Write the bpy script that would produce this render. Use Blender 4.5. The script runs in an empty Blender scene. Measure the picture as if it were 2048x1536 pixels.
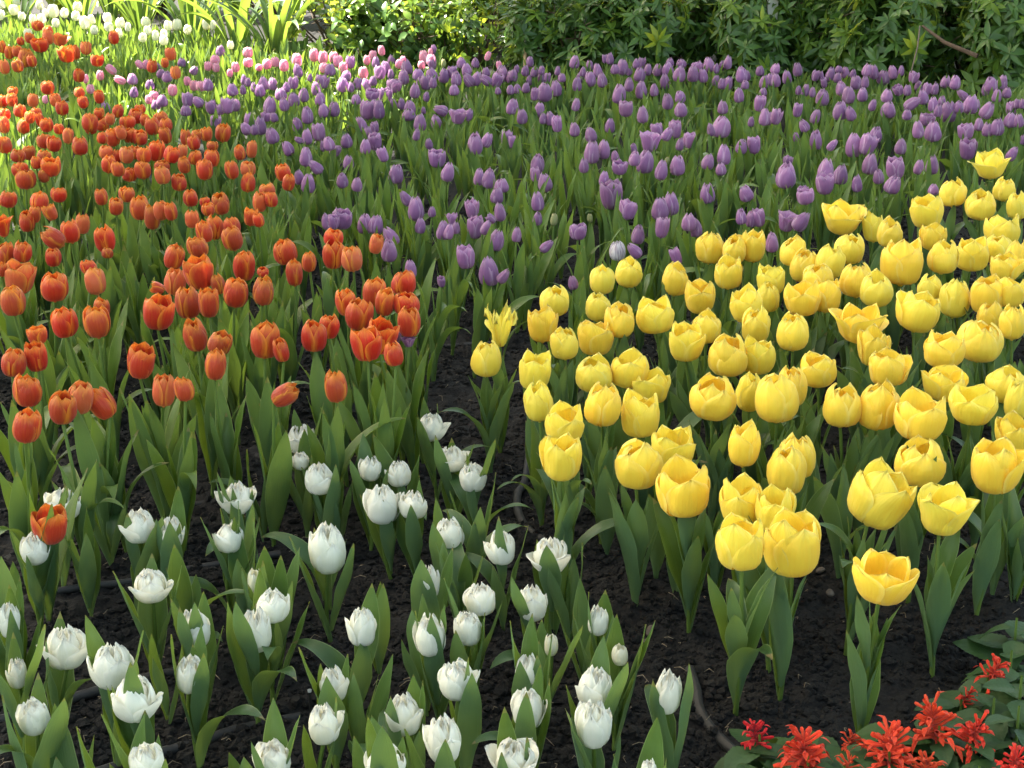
import bpy, math, random
import numpy as np
from mathutils import Vector, Matrix, Quaternion, Euler

random.seed(7)
rng = np.random.default_rng(7)
SC = bpy.context.scene
COL = SC.collection

# ---------------------------------------------------------------- camera
CAM_H = 1.25
F_PX = 3000.0                       # focal length in pixels of the 2048 px wide photograph
PITCH = math.radians(18.75)
cam_d = bpy.data.cameras.new('camera')
cam_d.sensor_width = 36.0
cam_d.lens = F_PX / 2048 * 36
cam_d.clip_start = 0.05
cam_d.clip_end = 500
cam = bpy.data.objects.new('camera', cam_d)
cam.location = (0, 0, CAM_H)
cam.rotation_euler = (math.radians(90) - PITCH, 0, 0)
COL.objects.link(cam)
SC.camera = cam

# ---------------------------------------------------------------- light
SUN_DIR = Vector((-0.60, 0.34, 0.95)).normalized()
world = bpy.data.worlds.new('World')
SC.world = world
world.use_nodes = True
wt = world.node_tree
bg = wt.nodes['Background']
sky = wt.nodes.new('ShaderNodeTexSky')
sky.sky_type = 'NISHITA'
sky.sun_disc = False
sky.sun_elevation = math.asin(SUN_DIR.z)
sky.sun_rotation = math.atan2(SUN_DIR.x, SUN_DIR.y)
sky.air_density = 0.6
sky.dust_density = 1.5
sky.ozone_density = 0.0
warm = wt.nodes.new('ShaderNodeMix'); warm.data_type = 'RGBA'; warm.blend_type = 'MULTIPLY'
warm.inputs[0].default_value = 1.0
warm.inputs[7].default_value = (1.0, 0.87, 0.58, 1)          # warm tint on the sky light, offsets its blue
wt.links.new(sky.outputs[0], warm.inputs[6])
wt.links.new(warm.outputs[2], bg.inputs[0])
bg.inputs[1].default_value = 0.10
sun_d = bpy.data.lights.new('sun', 'SUN')
sun_d.energy = 4.2
sun_d.angle = math.radians(0.5)
sun_d.color = (1.0, 0.93, 0.80)
sun = bpy.data.objects.new('sun', sun_d)
sun.rotation_euler = SUN_DIR.to_track_quat('Z', 'Y').to_euler()
sun.location = (-6, 8, 12)
COL.objects.link(sun)
SC.view_settings.view_transform = 'Standard'
SC.view_settings.look = 'None'
SC.view_settings.gamma = 1.0
SC.view_settings.exposure = 3.38
SC.cycles.max_bounces = 12
SC.cycles.diffuse_bounces = 9
SC.cycles.transmission_bounces = 6
SC.cycles.sample_clamp_indirect = 6.0

SP, CP = math.sin(PITCH), math.cos(PITCH)


def ray(X, Y):
    a, b = (X - 1024) / F_PX, -(Y - 768) / F_PX
    return Vector((a, CP + b * SP, -SP + b * CP))


def at(X, Y, z=0.0):
    """World point at height z seen at photo position X, Y, and the pixels per metre there."""
    d = ray(X, Y)
    k = (CAM_H - z) / -d.z
    p = Vector((0, 0, CAM_H)) + d * k
    return p, F_PX / k


# ---------------------------------------------------------------- helpers
def link(o, parent=None):
    COL.objects.link(o)
    if parent is not None:
        o.parent = parent
    return o


def tag(o, label=None, cat=None, group=None, kind=None):
    if label: o['label'] = label
    if cat: o['category'] = cat
    if group: o['group'] = group
    if kind: o['kind'] = kind
    return o


def empty(name, loc, rz=0.0):
    o = bpy.data.objects.new(name, None)
    o.empty_display_size = 0.05
    o.location = loc
    o.rotation_euler = (0, 0, rz)
    return link(o)


def mesh_from(name, V, Fc, mat, uv=None, attr=None, smooth=True):
    """V: (n,3); Fc: (m,3|4) array or list of tuples; uv: (n,2) per vertex; attr: (n,) per vertex."""
    me = bpy.data.meshes.new(name)
    V = np.asarray(V, dtype=np.float32)
    if isinstance(Fc, np.ndarray):
        k = Fc.shape[1]
        me.vertices.add(len(V)); me.vertices.foreach_set('co', V.ravel())
        me.loops.add(Fc.size); me.loops.foreach_set('vertex_index', Fc.astype(np.int32).ravel())
        me.polygons.add(len(Fc))
        me.polygons.foreach_set('loop_start', np.arange(0, Fc.size, k, dtype=np.int32))
        me.update(calc_edges=True)
        idx = Fc.ravel()
    else:
        me.from_pydata([tuple(v) for v in V.tolist()], [], Fc)
        idx = np.array([i for f in Fc for i in f])
    if uv is not None:
        l = me.uv_layers.new(name='UVMap')
        l.data.foreach_set('uv', np.asarray(uv, dtype=np.float32)[idx].ravel())
    if attr is not None:
        a = me.attributes.new('vary', 'FLOAT', 'POINT')
        a.data.foreach_set('value', np.asarray(attr, dtype=np.float32))
    me.polygons.foreach_set('use_smooth', np.full(len(me.polygons), smooth))
    me.materials.append(mat)
    me.validate()
    return me


def obj(name, me, parent=None, loc=(0, 0, 0), rot=None, scale=(1, 1, 1)):
    o = bpy.data.objects.new(name, me)
    o.location = loc
    if rot is not None:
        if isinstance(rot, Quaternion):
            o.rotation_mode = 'QUATERNION'; o.rotation_quaternion = rot
        else:
            o.rotation_euler = rot
    o.scale = scale if not isinstance(scale, (int, float)) else (scale,) * 3
    return link(o, parent)


def grid_faces(nu, nv, off=0):
    """quads of an nu x nv grid of vertices (nv fastest)"""
    i = np.arange(nu - 1)[:, None] * nv + np.arange(nv - 1)[None, :]
    i = i.ravel() + off
    return np.stack([i, i + nv, i + nv + 1, i + 1], 1)


class Acc:
    """collects quad pieces into one mesh"""
    def __init__(s): s.V, s.F, s.U, s.A, s.n = [], [], [], [], 0
    def add(s, V, F, U=None, A=None):
        V = np.asarray(V, dtype=np.float64).reshape(-1, 3)
        s.V.append(V); s.F.append(F + s.n)
        s.U.append(np.zeros((len(V), 2)) if U is None else U)
        s.A.append(np.full(len(V), 0.5) if A is None else np.broadcast_to(A, (len(V),)))
        s.n += len(V)
    def mesh(s, name, mat, smooth=True):
        return mesh_from(name, np.concatenate(s.V), np.concatenate(s.F), mat, np.concatenate(s.U), np.concatenate(s.A), smooth)


def tube(path, radii, n=8):
    path = np.asarray(path, float); m = len(path)
    radii = np.broadcast_to(radii, (m,))
    tan = np.gradient(path, axis=0)
    tan /= np.linalg.norm(tan, axis=1)[:, None] + 1e-9
    ref = np.array([0.0, 1.0, 0.0]) if abs(tan[:, 1]).mean() < 0.8 else np.array([1.0, 0, 0])
    a = np.cross(tan, ref); a /= np.linalg.norm(a, axis=1)[:, None] + 1e-9
    b = np.cross(tan, a)
    th = np.linspace(0, 2 * math.pi, n + 1)
    V = path[:, None] + radii[:, None, None] * (np.cos(th)[None, :, None] * a[:, None] + np.sin(th)[None, :, None] * b[:, None])
    u = np.stack(np.meshgrid(np.linspace(0, 1, m), np.linspace(0, 1, n + 1), indexing='ij'), -1).reshape(-1, 2)[:, ::-1]
    return V.reshape(-1, 3), grid_faces(m, n + 1), u


def vnoise(x, y, seed=0):
    """value noise on arrays"""
    xi, yi = np.floor(x).astype(np.int64), np.floor(y).astype(np.int64)
    fx, fy = x - xi, y - yi
    fx = fx * fx * (3 - 2 * fx); fy = fy * fy * (3 - 2 * fy)
    def h(a, b):
        v = (a * 374761393 + b * 668265263 + seed * 1274126177) & 0x7FFFFFFF
        v = ((v ^ (v >> 13)) * 1103515245 + 12345) & 0x7FFFFFFF
        return ((v ^ (v >> 16)) & 0xFFFF) / 65535.0
    return (h(xi, yi) * (1 - fx) + h(xi + 1, yi) * fx) * (1 - fy) + (h(xi, yi + 1) * (1 - fx) + h(xi + 1, yi + 1) * fx) * fy


# ---------------------------------------------------------------- materials
def new_mat(name):
    m = bpy.data.materials.new(name); m.use_nodes = True
    nt = m.node_tree; nt.nodes.clear()
    return m, nt, nt.nodes, nt.links


def N(nt, typ, **kw):
    n = nt.nodes.new(typ)
    for k, v in kw.items():
        if k.startswith('i_'):
            key = k[2:]
            n.inputs[int(key) if key.isdigit() else key.replace('_', ' ')].default_value = v
        else:
            setattr(n, k, v)
    return n


def ramp(nt, stops, interp='EASE'):
    r = nt.nodes.new('ShaderNodeValToRGB')
    r.color_ramp.interpolation = interp
    e = r.color_ramp.elements
    e[0].position, e[0].color = stops[0][0], (*stops[0][1], 1)
    e[1].position, e[1].color = stops[-1][0], (*stops[-1][1], 1)
    for p, c in stops[1:-1]:
        q = e.new(p); q.color = (*c, 1)
    return r


def mixc(nt, fac, a, b, mode='MIX'):
    m = nt.nodes.new('ShaderNodeMix'); m.data_type = 'RGBA'; m.blend_type = mode
    for sock, v in ((m.inputs[0], fac), (m.inputs[6], a), (m.inputs[7], b)):
        if hasattr(v, 'is_output'): nt.links.new(v, sock)
        elif isinstance(v, (int, float)): sock.default_value = v
        else: sock.default_value = (*v, 1)
    return m.outputs[2]


def math_n(nt, op, a, b=None, c=None, clamp=False):
    m = nt.nodes.new('ShaderNodeMath'); m.operation = op; m.use_clamp = clamp
    for s, v in zip(m.inputs, (a, b, c)):
        if v is None: continue
        if hasattr(v, 'is_output'): nt.links.new(v, s)
        else: s.default_value = v
    return m.outputs[0]


def thin_surface(nt, color, rough, trans, bump=None, trans_color=None, spec=0.5, sheen=0.0):
    p = N(nt, 'ShaderNodeBsdfPrincipled', i_Roughness=rough)
    p.inputs['Specular IOR Level'].default_value = spec
    p.inputs['Sheen Weight'].default_value = sheen
    t = N(nt, 'ShaderNodeBsdfTranslucent')
    mx = N(nt, 'ShaderNodeMixShader', i_0=trans)
    out = N(nt, 'ShaderNodeOutputMaterial')
    nt.links.new(color, p.inputs['Base Color'])
    nt.links.new(trans_color or color, t.inputs['Color'])
    if bump is not None:
        nt.links.new(bump, p.inputs['Normal']); nt.links.new(bump, t.inputs['Normal'])
    nt.links.new(p.outputs[0], mx.inputs[1]); nt.links.new(t.outputs[0], mx.inputs[2])
    nt.links.new(mx.outputs[0], out.inputs[0])


def petal_mat(name, base, mid, rim, vein, alt, rough=0.42, trans=0.35, rim_from=0.72, vein_amt=0.35, bump_d=0.0010, wrinkle=0.004, tone=0.0):
    """Colour runs from the petal's foot to its rim (UV: x across, y along), with fine veins."""
    m, nt, nodes, links = new_mat(name)
    uv = N(nt, 'ShaderNodeUVMap'); sep = N(nt, 'ShaderNodeSeparateXYZ'); links.new(uv.outputs[0], sep.inputs[0])
    at_ = N(nt, 'ShaderNodeAttribute', attribute_name='vary')
    oi = N(nt, 'ShaderNodeObjectInfo')
    u, v = sep.outputs[0], sep.outputs[1]
    edge = math_n(nt, 'ABSOLUTE', math_n(nt, 'MULTIPLY_ADD', u, 2.0, -1.0))            # 0 mid .. 1 edge
    rimv = math_n(nt, 'MAXIMUM', math_n(nt, 'POWER', edge, 2.2), math_n(nt, 'POWER', v, 2.5))
    # wobble of the border between the colours
    nz = N(nt, 'ShaderNodeTexNoise', i_Scale=6.0, i_Detail=3.0)
    cmb = N(nt, 'ShaderNodeCombineXYZ'); links.new(math_n(nt, 'MULTIPLY', u, 3.0), cmb.inputs[0]); links.new(math_n(nt, 'MULTIPLY', v, 0.6), cmb.inputs[1]); links.new(math_n(nt, 'ADD', at_.outputs['Fac'], math_n(nt, 'MULTIPLY', oi.outputs['Random'], 20.0)), cmb.inputs[2])
    links.new(cmb.outputs[0], nz.inputs['Vector'])
    rv = math_n(nt, 'ADD', rimv, math_n(nt, 'MULTIPLY_ADD', nz.outputs[0], 0.5, -0.25))
    r1 = ramp(nt, [(0.0, base), (0.22, mid), (1.0, mid)]); links.new(v, r1.inputs[0])
    midc = mixc(nt, math_n(nt, 'MULTIPLY', oi.outputs['Random'], 0.8), r1.outputs[0], alt)
    pat = N(nt, 'ShaderNodeTexNoise', i_Scale=1.0, i_Detail=3.0); c3 = N(nt, 'ShaderNodeCombineXYZ'); links.new(math_n(nt, 'MULTIPLY', u, 7.0), c3.inputs[0]); links.new(math_n(nt, 'MULTIPLY', v, 2.2), c3.inputs[1]); links.new(math_n(nt, 'ADD', at_.outputs['Fac'], math_n(nt, 'MULTIPLY', oi.outputs['Random'], 9.0)), c3.inputs[2]); links.new(c3.outputs[0], pat.inputs['Vector'])
    fr = N(nt, 'ShaderNodeMapRange'); fr.inputs['From Min'].default_value = rim_from - 0.28; fr.inputs['From Max'].default_value = rim_from + 0.28; links.new(rv, fr.inputs[0])
    c = mixc(nt, fr.outputs[0], midc, rim)
    # veins
    wv = N(nt, 'ShaderNodeTexNoise', i_Scale=1.0, i_Detail=2.0)
    c2 = N(nt, 'ShaderNodeCombineXYZ'); links.new(math_n(nt, 'MULTIPLY', u, 34.0), c2.inputs[0]); links.new(math_n(nt, 'MULTIPLY', v, 1.6), c2.inputs[1]); links.new(at_.outputs['Fac'], c2.inputs[2])
    links.new(c2.outputs[0], wv.inputs['Vector'])
    vm = N(nt, 'ShaderNodeMapRange'); vm.inputs['From Min'].default_value = 0.45; vm.inputs['From Max'].default_value = 0.7; links.new(wv.outputs[0], vm.inputs[0])
    c = mixc(nt, math_n(nt, 'MULTIPLY', vm.outputs[0], vein_amt), c, vein)
    hsv = N(nt, 'ShaderNodeHueSaturation')
    links.new(math_n(nt, 'MULTIPLY_ADD', oi.outputs['Random'], 0.016, 0.492), hsv.inputs['Hue'])
    links.new(math_n(nt, 'ADD', math_n(nt, 'MULTIPLY_ADD', at_.outputs['Fac'], 0.16, 0.92), math_n(nt, 'MULTIPLY_ADD', math_n(nt, 'FRACT', math_n(nt, 'MULTIPLY', oi.outputs['Random'], 37.0)), tone, -tone * .6)), hsv.inputs['Value'])
    links.new(c, hsv.inputs['Color'])
    bp = N(nt, 'ShaderNodeBump', i_Strength=0.9, i_Distance=bump_d); links.new(wv.outputs[0], bp.inputs['Height'])
    bq = N(nt, 'ShaderNodeBump', i_Strength=0.7, i_Distance=wrinkle); links.new(pat.outputs[0], bq.inputs['Height']); links.new(bq.outputs[0], bp.inputs['Normal'])
    thin_surface(nt, hsv.outputs[0], rough, trans, bp.outputs[0], spec=0.35, sheen=0.15)
    return m


M = {}
M['orange'] = petal_mat('orange_petal', (0.74, 0.34, 0.04), (0.62, 0.052, 0.012), (0.87, 0.29, 0.03), (0.74, 0.15, 0.02), (0.52, 0.055, 0.030), rim_from=0.62, vein_amt=0.25, tone=0.22)
M['peach'] = petal_mat('peach_petal', (0.75, 0.55, 0.15), (0.70, 0.15, 0.035), (0.88, 0.36, 0.06), (0.66, 0.12, 0.05), (0.68, 0.13, 0.07), rim_from=0.7, vein_amt=0.35)
M['purple'] = petal_mat('purple_petal', (0.33, 0.16, 0.28), (0.355, 0.15, 0.36), (0.66, 0.43, 0.64), (0.23, 0.085, 0.25), (0.43, 0.20, 0.41), rim_from=0.72, vein_amt=0.4, tone=0.35)
M['pink'] = petal_mat('pink_petal', (0.85, 0.62, 0.55), (0.78, 0.30, 0.46), (0.90, 0.60, 0.70), (0.66, 0.2, 0.36), (0.74, 0.30, 0.42), rim_from=0.8)
M['yellow'] = petal_mat('yellow_petal', (0.84, 0.62, 0.05), (0.92, 0.72, 0.060), (0.94, 0.83, 0.22), (0.90, 0.64, 0.05), (0.92, 0.75, 0.10), rim_from=0.88, vein_amt=0.4, trans=0.3)
M['white'] = petal_mat('white_petal', (0.66, 0.74, 0.32), (0.93, 0.92, 0.80), (0.95, 0.945, 0.89), (0.82, 0.84, 0.66), (0.88, 0.88, 0.82), rim_from=0.6, vein_amt=0.3, trans=0.38, wrinkle=0.0012, bump_d=0.0005)
M['cream'] = petal_mat('cream_petal', (0.66, 0.68, 0.32), (0.85, 0.84, 0.66), (0.88, 0.88, 0.78), (0.80, 0.80, 0.58), (0.85, 0.82, 0.62), rim_from=0.6)
M['bud'] = petal_mat('green_bud_petal', (0.20, 0.26, 0.06), (0.36, 0.40, 0.15), (0.50, 0.42, 0.22), (0.26, 0.30, 0.10), (0.40, 0.36, 0.20), rim_from=0.8)
M['striped'] = petal_mat('striped_petal', (0.7, 0.7, 0.6), (0.84, 0.80, 0.82), (0.84, 0.80, 0.82), (0.16, 0.05, 0.20), (0.82, 0.78, 0.80), vein_amt=1.0)


def leaf_mat(name, dark, light, edge, back, rough=0.38, trans=0.32, rim=0.94, veins=26.0, tcol=None):
    m, nt, nodes, links = new_mat(name)
    uv = N(nt, 'ShaderNodeUVMap'); sep = N(nt, 'ShaderNodeSeparateXYZ'); links.new(uv.outputs[0], sep.inputs[0])
    u, v = sep.outputs[0], sep.outputs[1]
    at_ = N(nt, 'ShaderNodeAttribute', attribute_name='vary')
    oi = N(nt, 'ShaderNodeObjectInfo')
    geo = N(nt, 'ShaderNodeNewGeometry')
    rnd = math_n(nt, 'FRACT', math_n(nt, 'ADD', oi.outputs['Random'], at_.outputs['Fac']))
    tc = N(nt, 'ShaderNodeTexCoord')
    nz = N(nt, 'ShaderNodeTexNoise', i_Scale=9.0, i_Detail=4.0); links.new(tc.outputs['Object'], nz.inputs['Vector'])
    fac = math_n(nt, 'ADD', math_n(nt, 'MULTIPLY', rnd, 0.65), math_n(nt, 'MULTIPLY_ADD', nz.outputs[0], 0.9, -0.30), clamp=True)
    c = mixc(nt, fac, dark, light)
    wv = N(nt, 'ShaderNodeTexNoise', i_Scale=1.0, i_Detail=2.0)
    c2 = N(nt, 'ShaderNodeCombineXYZ'); links.new(math_n(nt, 'MULTIPLY', u, veins), c2.inputs[0]); links.new(math_n(nt, 'MULTIPLY', v, 1.2), c2.inputs[1]); links.new(rnd, c2.inputs[2])
    links.new(c2.outputs[0], wv.inputs['Vector'])
    c = mixc(nt, math_n(nt, 'MULTIPLY_ADD', wv.outputs[0], 0.9, -0.3, clamp=True), c, tuple(min(1, q * 2.0 + 0.006) for q in dark))
    e = math_n(nt, 'ABSOLUTE', math_n(nt, 'MULTIPLY_ADD', u, 2.0, -1.0))
    c = mixc(nt, math_n(nt, 'MULTIPLY', math_n(nt, 'GREATER_THAN', e, rim), 0.7), c, edge)
    c = mixc(nt, math_n(nt, 'MULTIPLY', geo.outputs['Backfacing'], 0.6), c, back)
    if rim < 1: c = mixc(nt, math_n(nt, 'MULTIPLY', math_n(nt, 'GREATER_THAN', v, math_n(nt, 'MULTIPLY_ADD', rnd, 0.06, 0.935)), 0.75), c, (0.22, 0.17, 0.07))
    bp = N(nt, 'ShaderNodeBump', i_Strength=0.7, i_Distance=0.0009); links.new(wv.outputs[0], bp.inputs['Height'])
    tr = mixc(nt, 0.75, c, tcol or (0.26, 0.38, 0.03))
    thin_surface(nt, c, rough, trans, bp.outputs[0], tr, spec=0.4)
    return m


M['leaf'] = leaf_mat('tulip_leaf', (0.034, 0.080, 0.013), (0.110, 0.190, 0.032), (0.30, 0.36, 0.14), (0.10, 0.18, 0.085))
M['leaf_deep'] = leaf_mat('deep_tulip_leaf', (0.023, 0.062, 0.015), (0.080, 0.155, 0.058), (0.25, 0.33, 0.14), (0.13, 0.22, 0.12), rough=0.34)
M['stem'] = leaf_mat('tulip_stem', (0.07, 0.13, 0.022), (0.13, 0.20, 0.04), (0.13, 0.20, 0.04), (0.10, 0.16, 0.03), rough=0.45, trans=0.08, rim=2.0)
M['strap'] = leaf_mat('strap_leaf', (0.035, 0.075, 0.030), (0.085, 0.150, 0.045), (0.10, 0.17, 0.06), (0.09, 0.16, 0.07), trans=0.4)
M['shrub'] = leaf_mat('shrub_leaf', (0.022, 0.062, 0.014), (0.095, 0.185, 0.035), (0.05, 0.10, 0.03), (0.06, 0.11, 0.045), rough=0.30, rim=2.0, veins=5.0, trans=0.28)
M['shrub_light'] = leaf_mat('pale_sunlit_shrub_leaf', (0.075, 0.150, 0.022), (0.20, 0.32, 0.045), (0.1, 0.2, 0.04), (0.14, 0.23, 0.06), rough=0.32, rim=2.0, veins=5.0, trans=0.5, tcol=(0.50, 0.56, 0.04))  # light green tips; for the back shrubs, sun glow put into the colour
M['salvia_leaf'] = leaf_mat('salvia_leaf', (0.012, 0.040, 0.010), (0.032, 0.080, 0.020), (0.05, 0.10, 0.04), (0.07, 0.12, 0.06), rough=0.55, rim=2.0, veins=4.0, trans=0.12)
M['red'] = petal_mat('salvia_floret', (0.50, 0.014, 0.004), (0.80, 0.030, 0.006), (0.88, 0.075, 0.014), (0.60, 0.016, 0.005), (0.74, 0.025, 0.006), rough=0.6, trans=0.2)


def rough_mat(name, a, b, scale, rough, bump=0.4, dist=0.003, detail=8.0):
    m, nt, nodes, links = new_mat(name)
    tc = N(nt, 'ShaderNodeTexCoord')
    nz = N(nt, 'ShaderNodeTexNoise', i_Scale=scale, i_Detail=detail, i_Roughness=0.65); links.new(tc.outputs['Object'], nz.inputs['Vector'])
    r = ramp(nt, [(0.32, a), (0.72, b)], 'LINEAR'); links.new(nz.outputs[0], r.inputs[0])
    p = N(nt, 'ShaderNodeBsdfPrincipled', i_Roughness=rough); links.new(r.outputs[0], p.inputs['Base Color'])
    p.inputs['Specular IOR Level'].default_value = 0.35
    bp = N(nt, 'ShaderNodeBump', i_Strength=bump, i_Distance=dist); links.new(nz.outputs[0], bp.inputs['Height']); links.new(bp.outputs[0], p.inputs['Normal'])
    o = N(nt, 'ShaderNodeOutputMaterial'); links.new(p.outputs[0], o.inputs[0])
    return m


M['bark'] = rough_mat('bark', (0.07, 0.045, 0.03), (0.17, 0.12, 0.08), 30, 0.85, dist=0.01)
M['twig'] = rough_mat('twig', (0.045, 0.028, 0.018), (0.11, 0.07, 0.045), 60, 0.8)
M['hose'] = rough_mat('hose_rubber', (0.013, 0.0135, 0.015), (0.040, 0.041, 0.044), 28, 0.62, dist=0.001)
M['stake_wood'] = rough_mat('stake_wood', (0.42, 0.26, 0.13), (0.60, 0.42, 0.24), 40, 0.7)
M['paint'] = rough_mat('pale_paint', (0.42, 0.43, 0.42), (0.56, 0.57, 0.56), 12, 0.5)
M['slat'] = rough_mat('dark_slat', (0.03, 0.035, 0.04), (0.07, 0.08, 0.09), 12, 0.6)
M['black_plastic'] = rough_mat('black_plastic', (0.012, 0.012, 0.012), (0.03, 0.03, 0.03), 50, 0.4)
M['pebble'] = rough_mat('pebble_stone', (0.05, 0.042, 0.036), (0.16, 0.13, 0.11), 60, 0.7)

m, nt, nodes, links = new_mat('black_soil')
tc = N(nt, 'ShaderNodeTexCoord')
n1 = N(nt, 'ShaderNodeTexNoise', i_Scale=260.0, i_Detail=6.0, i_Roughness=0.7); links.new(tc.outputs['Object'], n1.inputs['Vector'])
n2 = N(nt, 'ShaderNodeTexNoise', i_Scale=9.0, i_Detail=5.0); links.new(tc.outputs['Object'], n2.inputs['Vector'])
vr = N(nt, 'ShaderNodeTexVoronoi', i_Scale=120.0); links.new(tc.outputs['Object'], vr.inputs['Vector'])
r = ramp(nt, [(0.30, (0.003, 0.003, 0.0034)), (0.60, (0.0095, 0.0096, 0.0105)), (0.80, (0.055, 0.054, 0.055))], 'LINEAR'); links.new(n1.outputs[0], r.inputs[0])
c = mixc(nt, math_n(nt, 'MULTIPLY_ADD', n2.outputs[0], 1.6, -0.55, clamp=True), r.outputs[0], (0.012, 0.012, 0.0125))
p = N(nt, 'ShaderNodeBsdfPrincipled', i_Roughness=0.88); links.new(c, p.inputs['Base Color'])
p.inputs['Specular IOR Level'].default_value = 0.3
b1 = N(nt, 'ShaderNodeBump', i_Strength=0.8, i_Distance=0.004); links.new(n1.outputs[0], b1.inputs['Height'])
b2 = N(nt, 'ShaderNodeBump', i_Strength=0.5, i_Distance=0.006); links.new(vr.outputs[0], b2.inputs['Height']); links.new(b1.outputs[0], b2.inputs['Normal'])
links.new(b2.outputs[0], p.inputs['Normal'])
o = N(nt, 'ShaderNodeOutputMaterial'); links.new(p.outputs[0], o.inputs[0])
M['soil'] = m

# ---------------------------------------------------------------- ground: one sheet, fine where it is near
def axis(fine0, fine1, step, far0, far1):
    a = [fine0]; s = step
    while a[-1] > far0: s *= 1.25; a.append(a[-1] - s)
    b = [fine1]; s = step
    while b[-1] < far1: s *= 1.25; b.append(b[-1] + s)
    return np.concatenate([np.array(a[1:])[::-1], np.arange(fine0, fine1, step), np.array(b)])


def soil_h(x, y):
    z = 0.020 * (vnoise(x * 3.1, y * 3.1, 1) - 0.5) + 0.018 * (vnoise(x * 14, y * 14, 2) - 0.5)
    z += 0.018 * (vnoise(x * 42, y * 42, 3) - 0.5) + 0.006 * (vnoise(x * 110, y * 110, 4) - 0.5)
    return z


gx = axis(-1.7, 1.7, 0.0085, -120, 120)
gy = axis(1.7, 5.2, 0.0085, -40, 160)
GX, GY = np.meshgrid(gx, gy, indexing='ij')
near = np.clip(1.5 - np.maximum(np.abs(GX) - 2, 0) * 0.3 - np.maximum(GY - 6, 0) * 0.1, 0, 1)
GZ = soil_h(GX, GY) * near
me = mesh_from('soil_ground', np.stack([GX, GY, GZ], -1).reshape(-1, 3), grid_faces(len(gx), len(gy)), M['soil'])
tag(obj('ground', me), kind='structure')


def blobs(name, pts, sizes, mat, seed=1):
    """many lumpy little solids as one mesh"""
    r = np.random.default_rng(seed)
    t = (1 + 5 ** 0.5) / 2
    ico = np.array([(-1, t, 0), (1, t, 0), (-1, -t, 0), (1, -t, 0), (0, -1, t), (0, 1, t), (0, -1, -t), (0, 1, -t), (t, 0, -1), (t, 0, 1), (-t, 0, -1), (-t, 0, 1)], float) / 1.9
    f = np.array([(0, 11, 5), (0, 5, 1), (0, 1, 7), (0, 7, 10), (0, 10, 11), (1, 5, 9), (5, 11, 4), (11, 10, 2), (10, 7, 6), (7, 1, 8), (3, 9, 4), (3, 4, 2), (3, 2, 6), (3, 6, 8), (3, 8, 9), (4, 9, 5), (2, 4, 11), (6, 2, 10), (8, 6, 7), (9, 8, 1)])
    n = len(pts)
    V = ico[None] * (0.65 + 0.7 * r.random((n, 12, 1))) * (sizes[:, None, None]) * (0.7 + 0.6 * r.random((n, 1, 3)))
    a = r.random(n) * 6.28
    ca, sa = np.cos(a)[:, None], np.sin(a)[:, None]
    V = np.stack([V[..., 0] * ca - V[..., 1] * sa, V[..., 0] * sa + V[..., 1] * ca, V[..., 2] * 0.8], -1) + pts[:, None]
    Fc = (f[None] + (np.arange(n) * 12)[:, None, None]).reshape(-1, 3)
    return mesh_from(name, V.reshape(-1, 3), Fc, mat, smooth=False)


n = 120000
yy = 1.85 + (rng.random(n) ** 1.5) * 4.2
xx = (rng.random(n) - 0.5) * 2 * (0.37 * yy + 0.30)
# crumbs gather in drifts
keep = vnoise(xx * 9, yy * 9, 8) > rng.random(n) * 0.75
xx, yy = xx[keep], yy[keep]
sz = 0.0022 + 0.0078 * rng.random(len(xx)) ** 3.0
pts = np.stack([xx, yy, soil_h(xx, yy) + sz * 0.25], -1)
tag(obj('soil_crumbs', blobs('soil_crumbs', pts, sz, M['soil'])), 'loose black crumbs of soil lying over the flower bed', 'soil', kind='stuff')

# pale fibres and straw bits
A = None
r_ = np.random.default_rng(21); nf = 900
fy = 1.9 + r_.random(nf) ** 1.3 * 4; fx_ = (r_.random(nf) - .5) * 2 * (.37 * fy + .1); fa = r_.random(nf) * 6.28
fl_ = .006 + .022 * r_.random(nf) ** 2; fz = soil_h(fx_, fy) + .006 + .004 * r_.random(nf)
d = np.stack([np.cos(fa), np.sin(fa), r_.normal(0, .25, nf)], -1) * fl_[:, None]; c0 = np.stack([fx_, fy, fz], -1)
sd = np.stack([-np.sin(fa), np.cos(fa), 0 * fa], -1) * .0006
bend_ = np.stack([0 * fa, 0 * fa, .25 * fl_], -1) + sd * 6
V = np.stack([c0 - d / 2 - sd, c0 - d / 2 + sd, c0 + bend_ - sd, c0 + bend_ + sd, c0 + d / 2 - sd, c0 + d / 2 + sd, c0 - d / 2 + (0, 0, .001), c0 + bend_ + (0, 0, .0012), c0 + d / 2 + (0, 0, .001)], 1)
k9 = (np.arange(nf) * 9)[:, None, None]
Fc = (np.array([(0, 2, 7, 6), (6, 7, 3, 1), (2, 4, 8, 7), (7, 8, 5, 3), (0, 1, 3, 2), (2, 3, 5, 4)])[None] + k9).reshape(-1, 4)
M['straw'] = rough_mat('dry_fibre', (0.12, 0.09, 0.06), (0.38, 0.31, 0.22), 80, 0.8)
tag(obj('plant_litter', mesh_from('plant_litter', V.reshape(-1, 3), Fc, M['straw'])), 'tiny pale root fibres and straw bits strewn on the black soil', 'litter', kind='stuff')

# ---------------------------------------------------------------- flower and leaf shapes
def interp(t, xs, ys): return np.interp(t, xs, ys)


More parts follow.
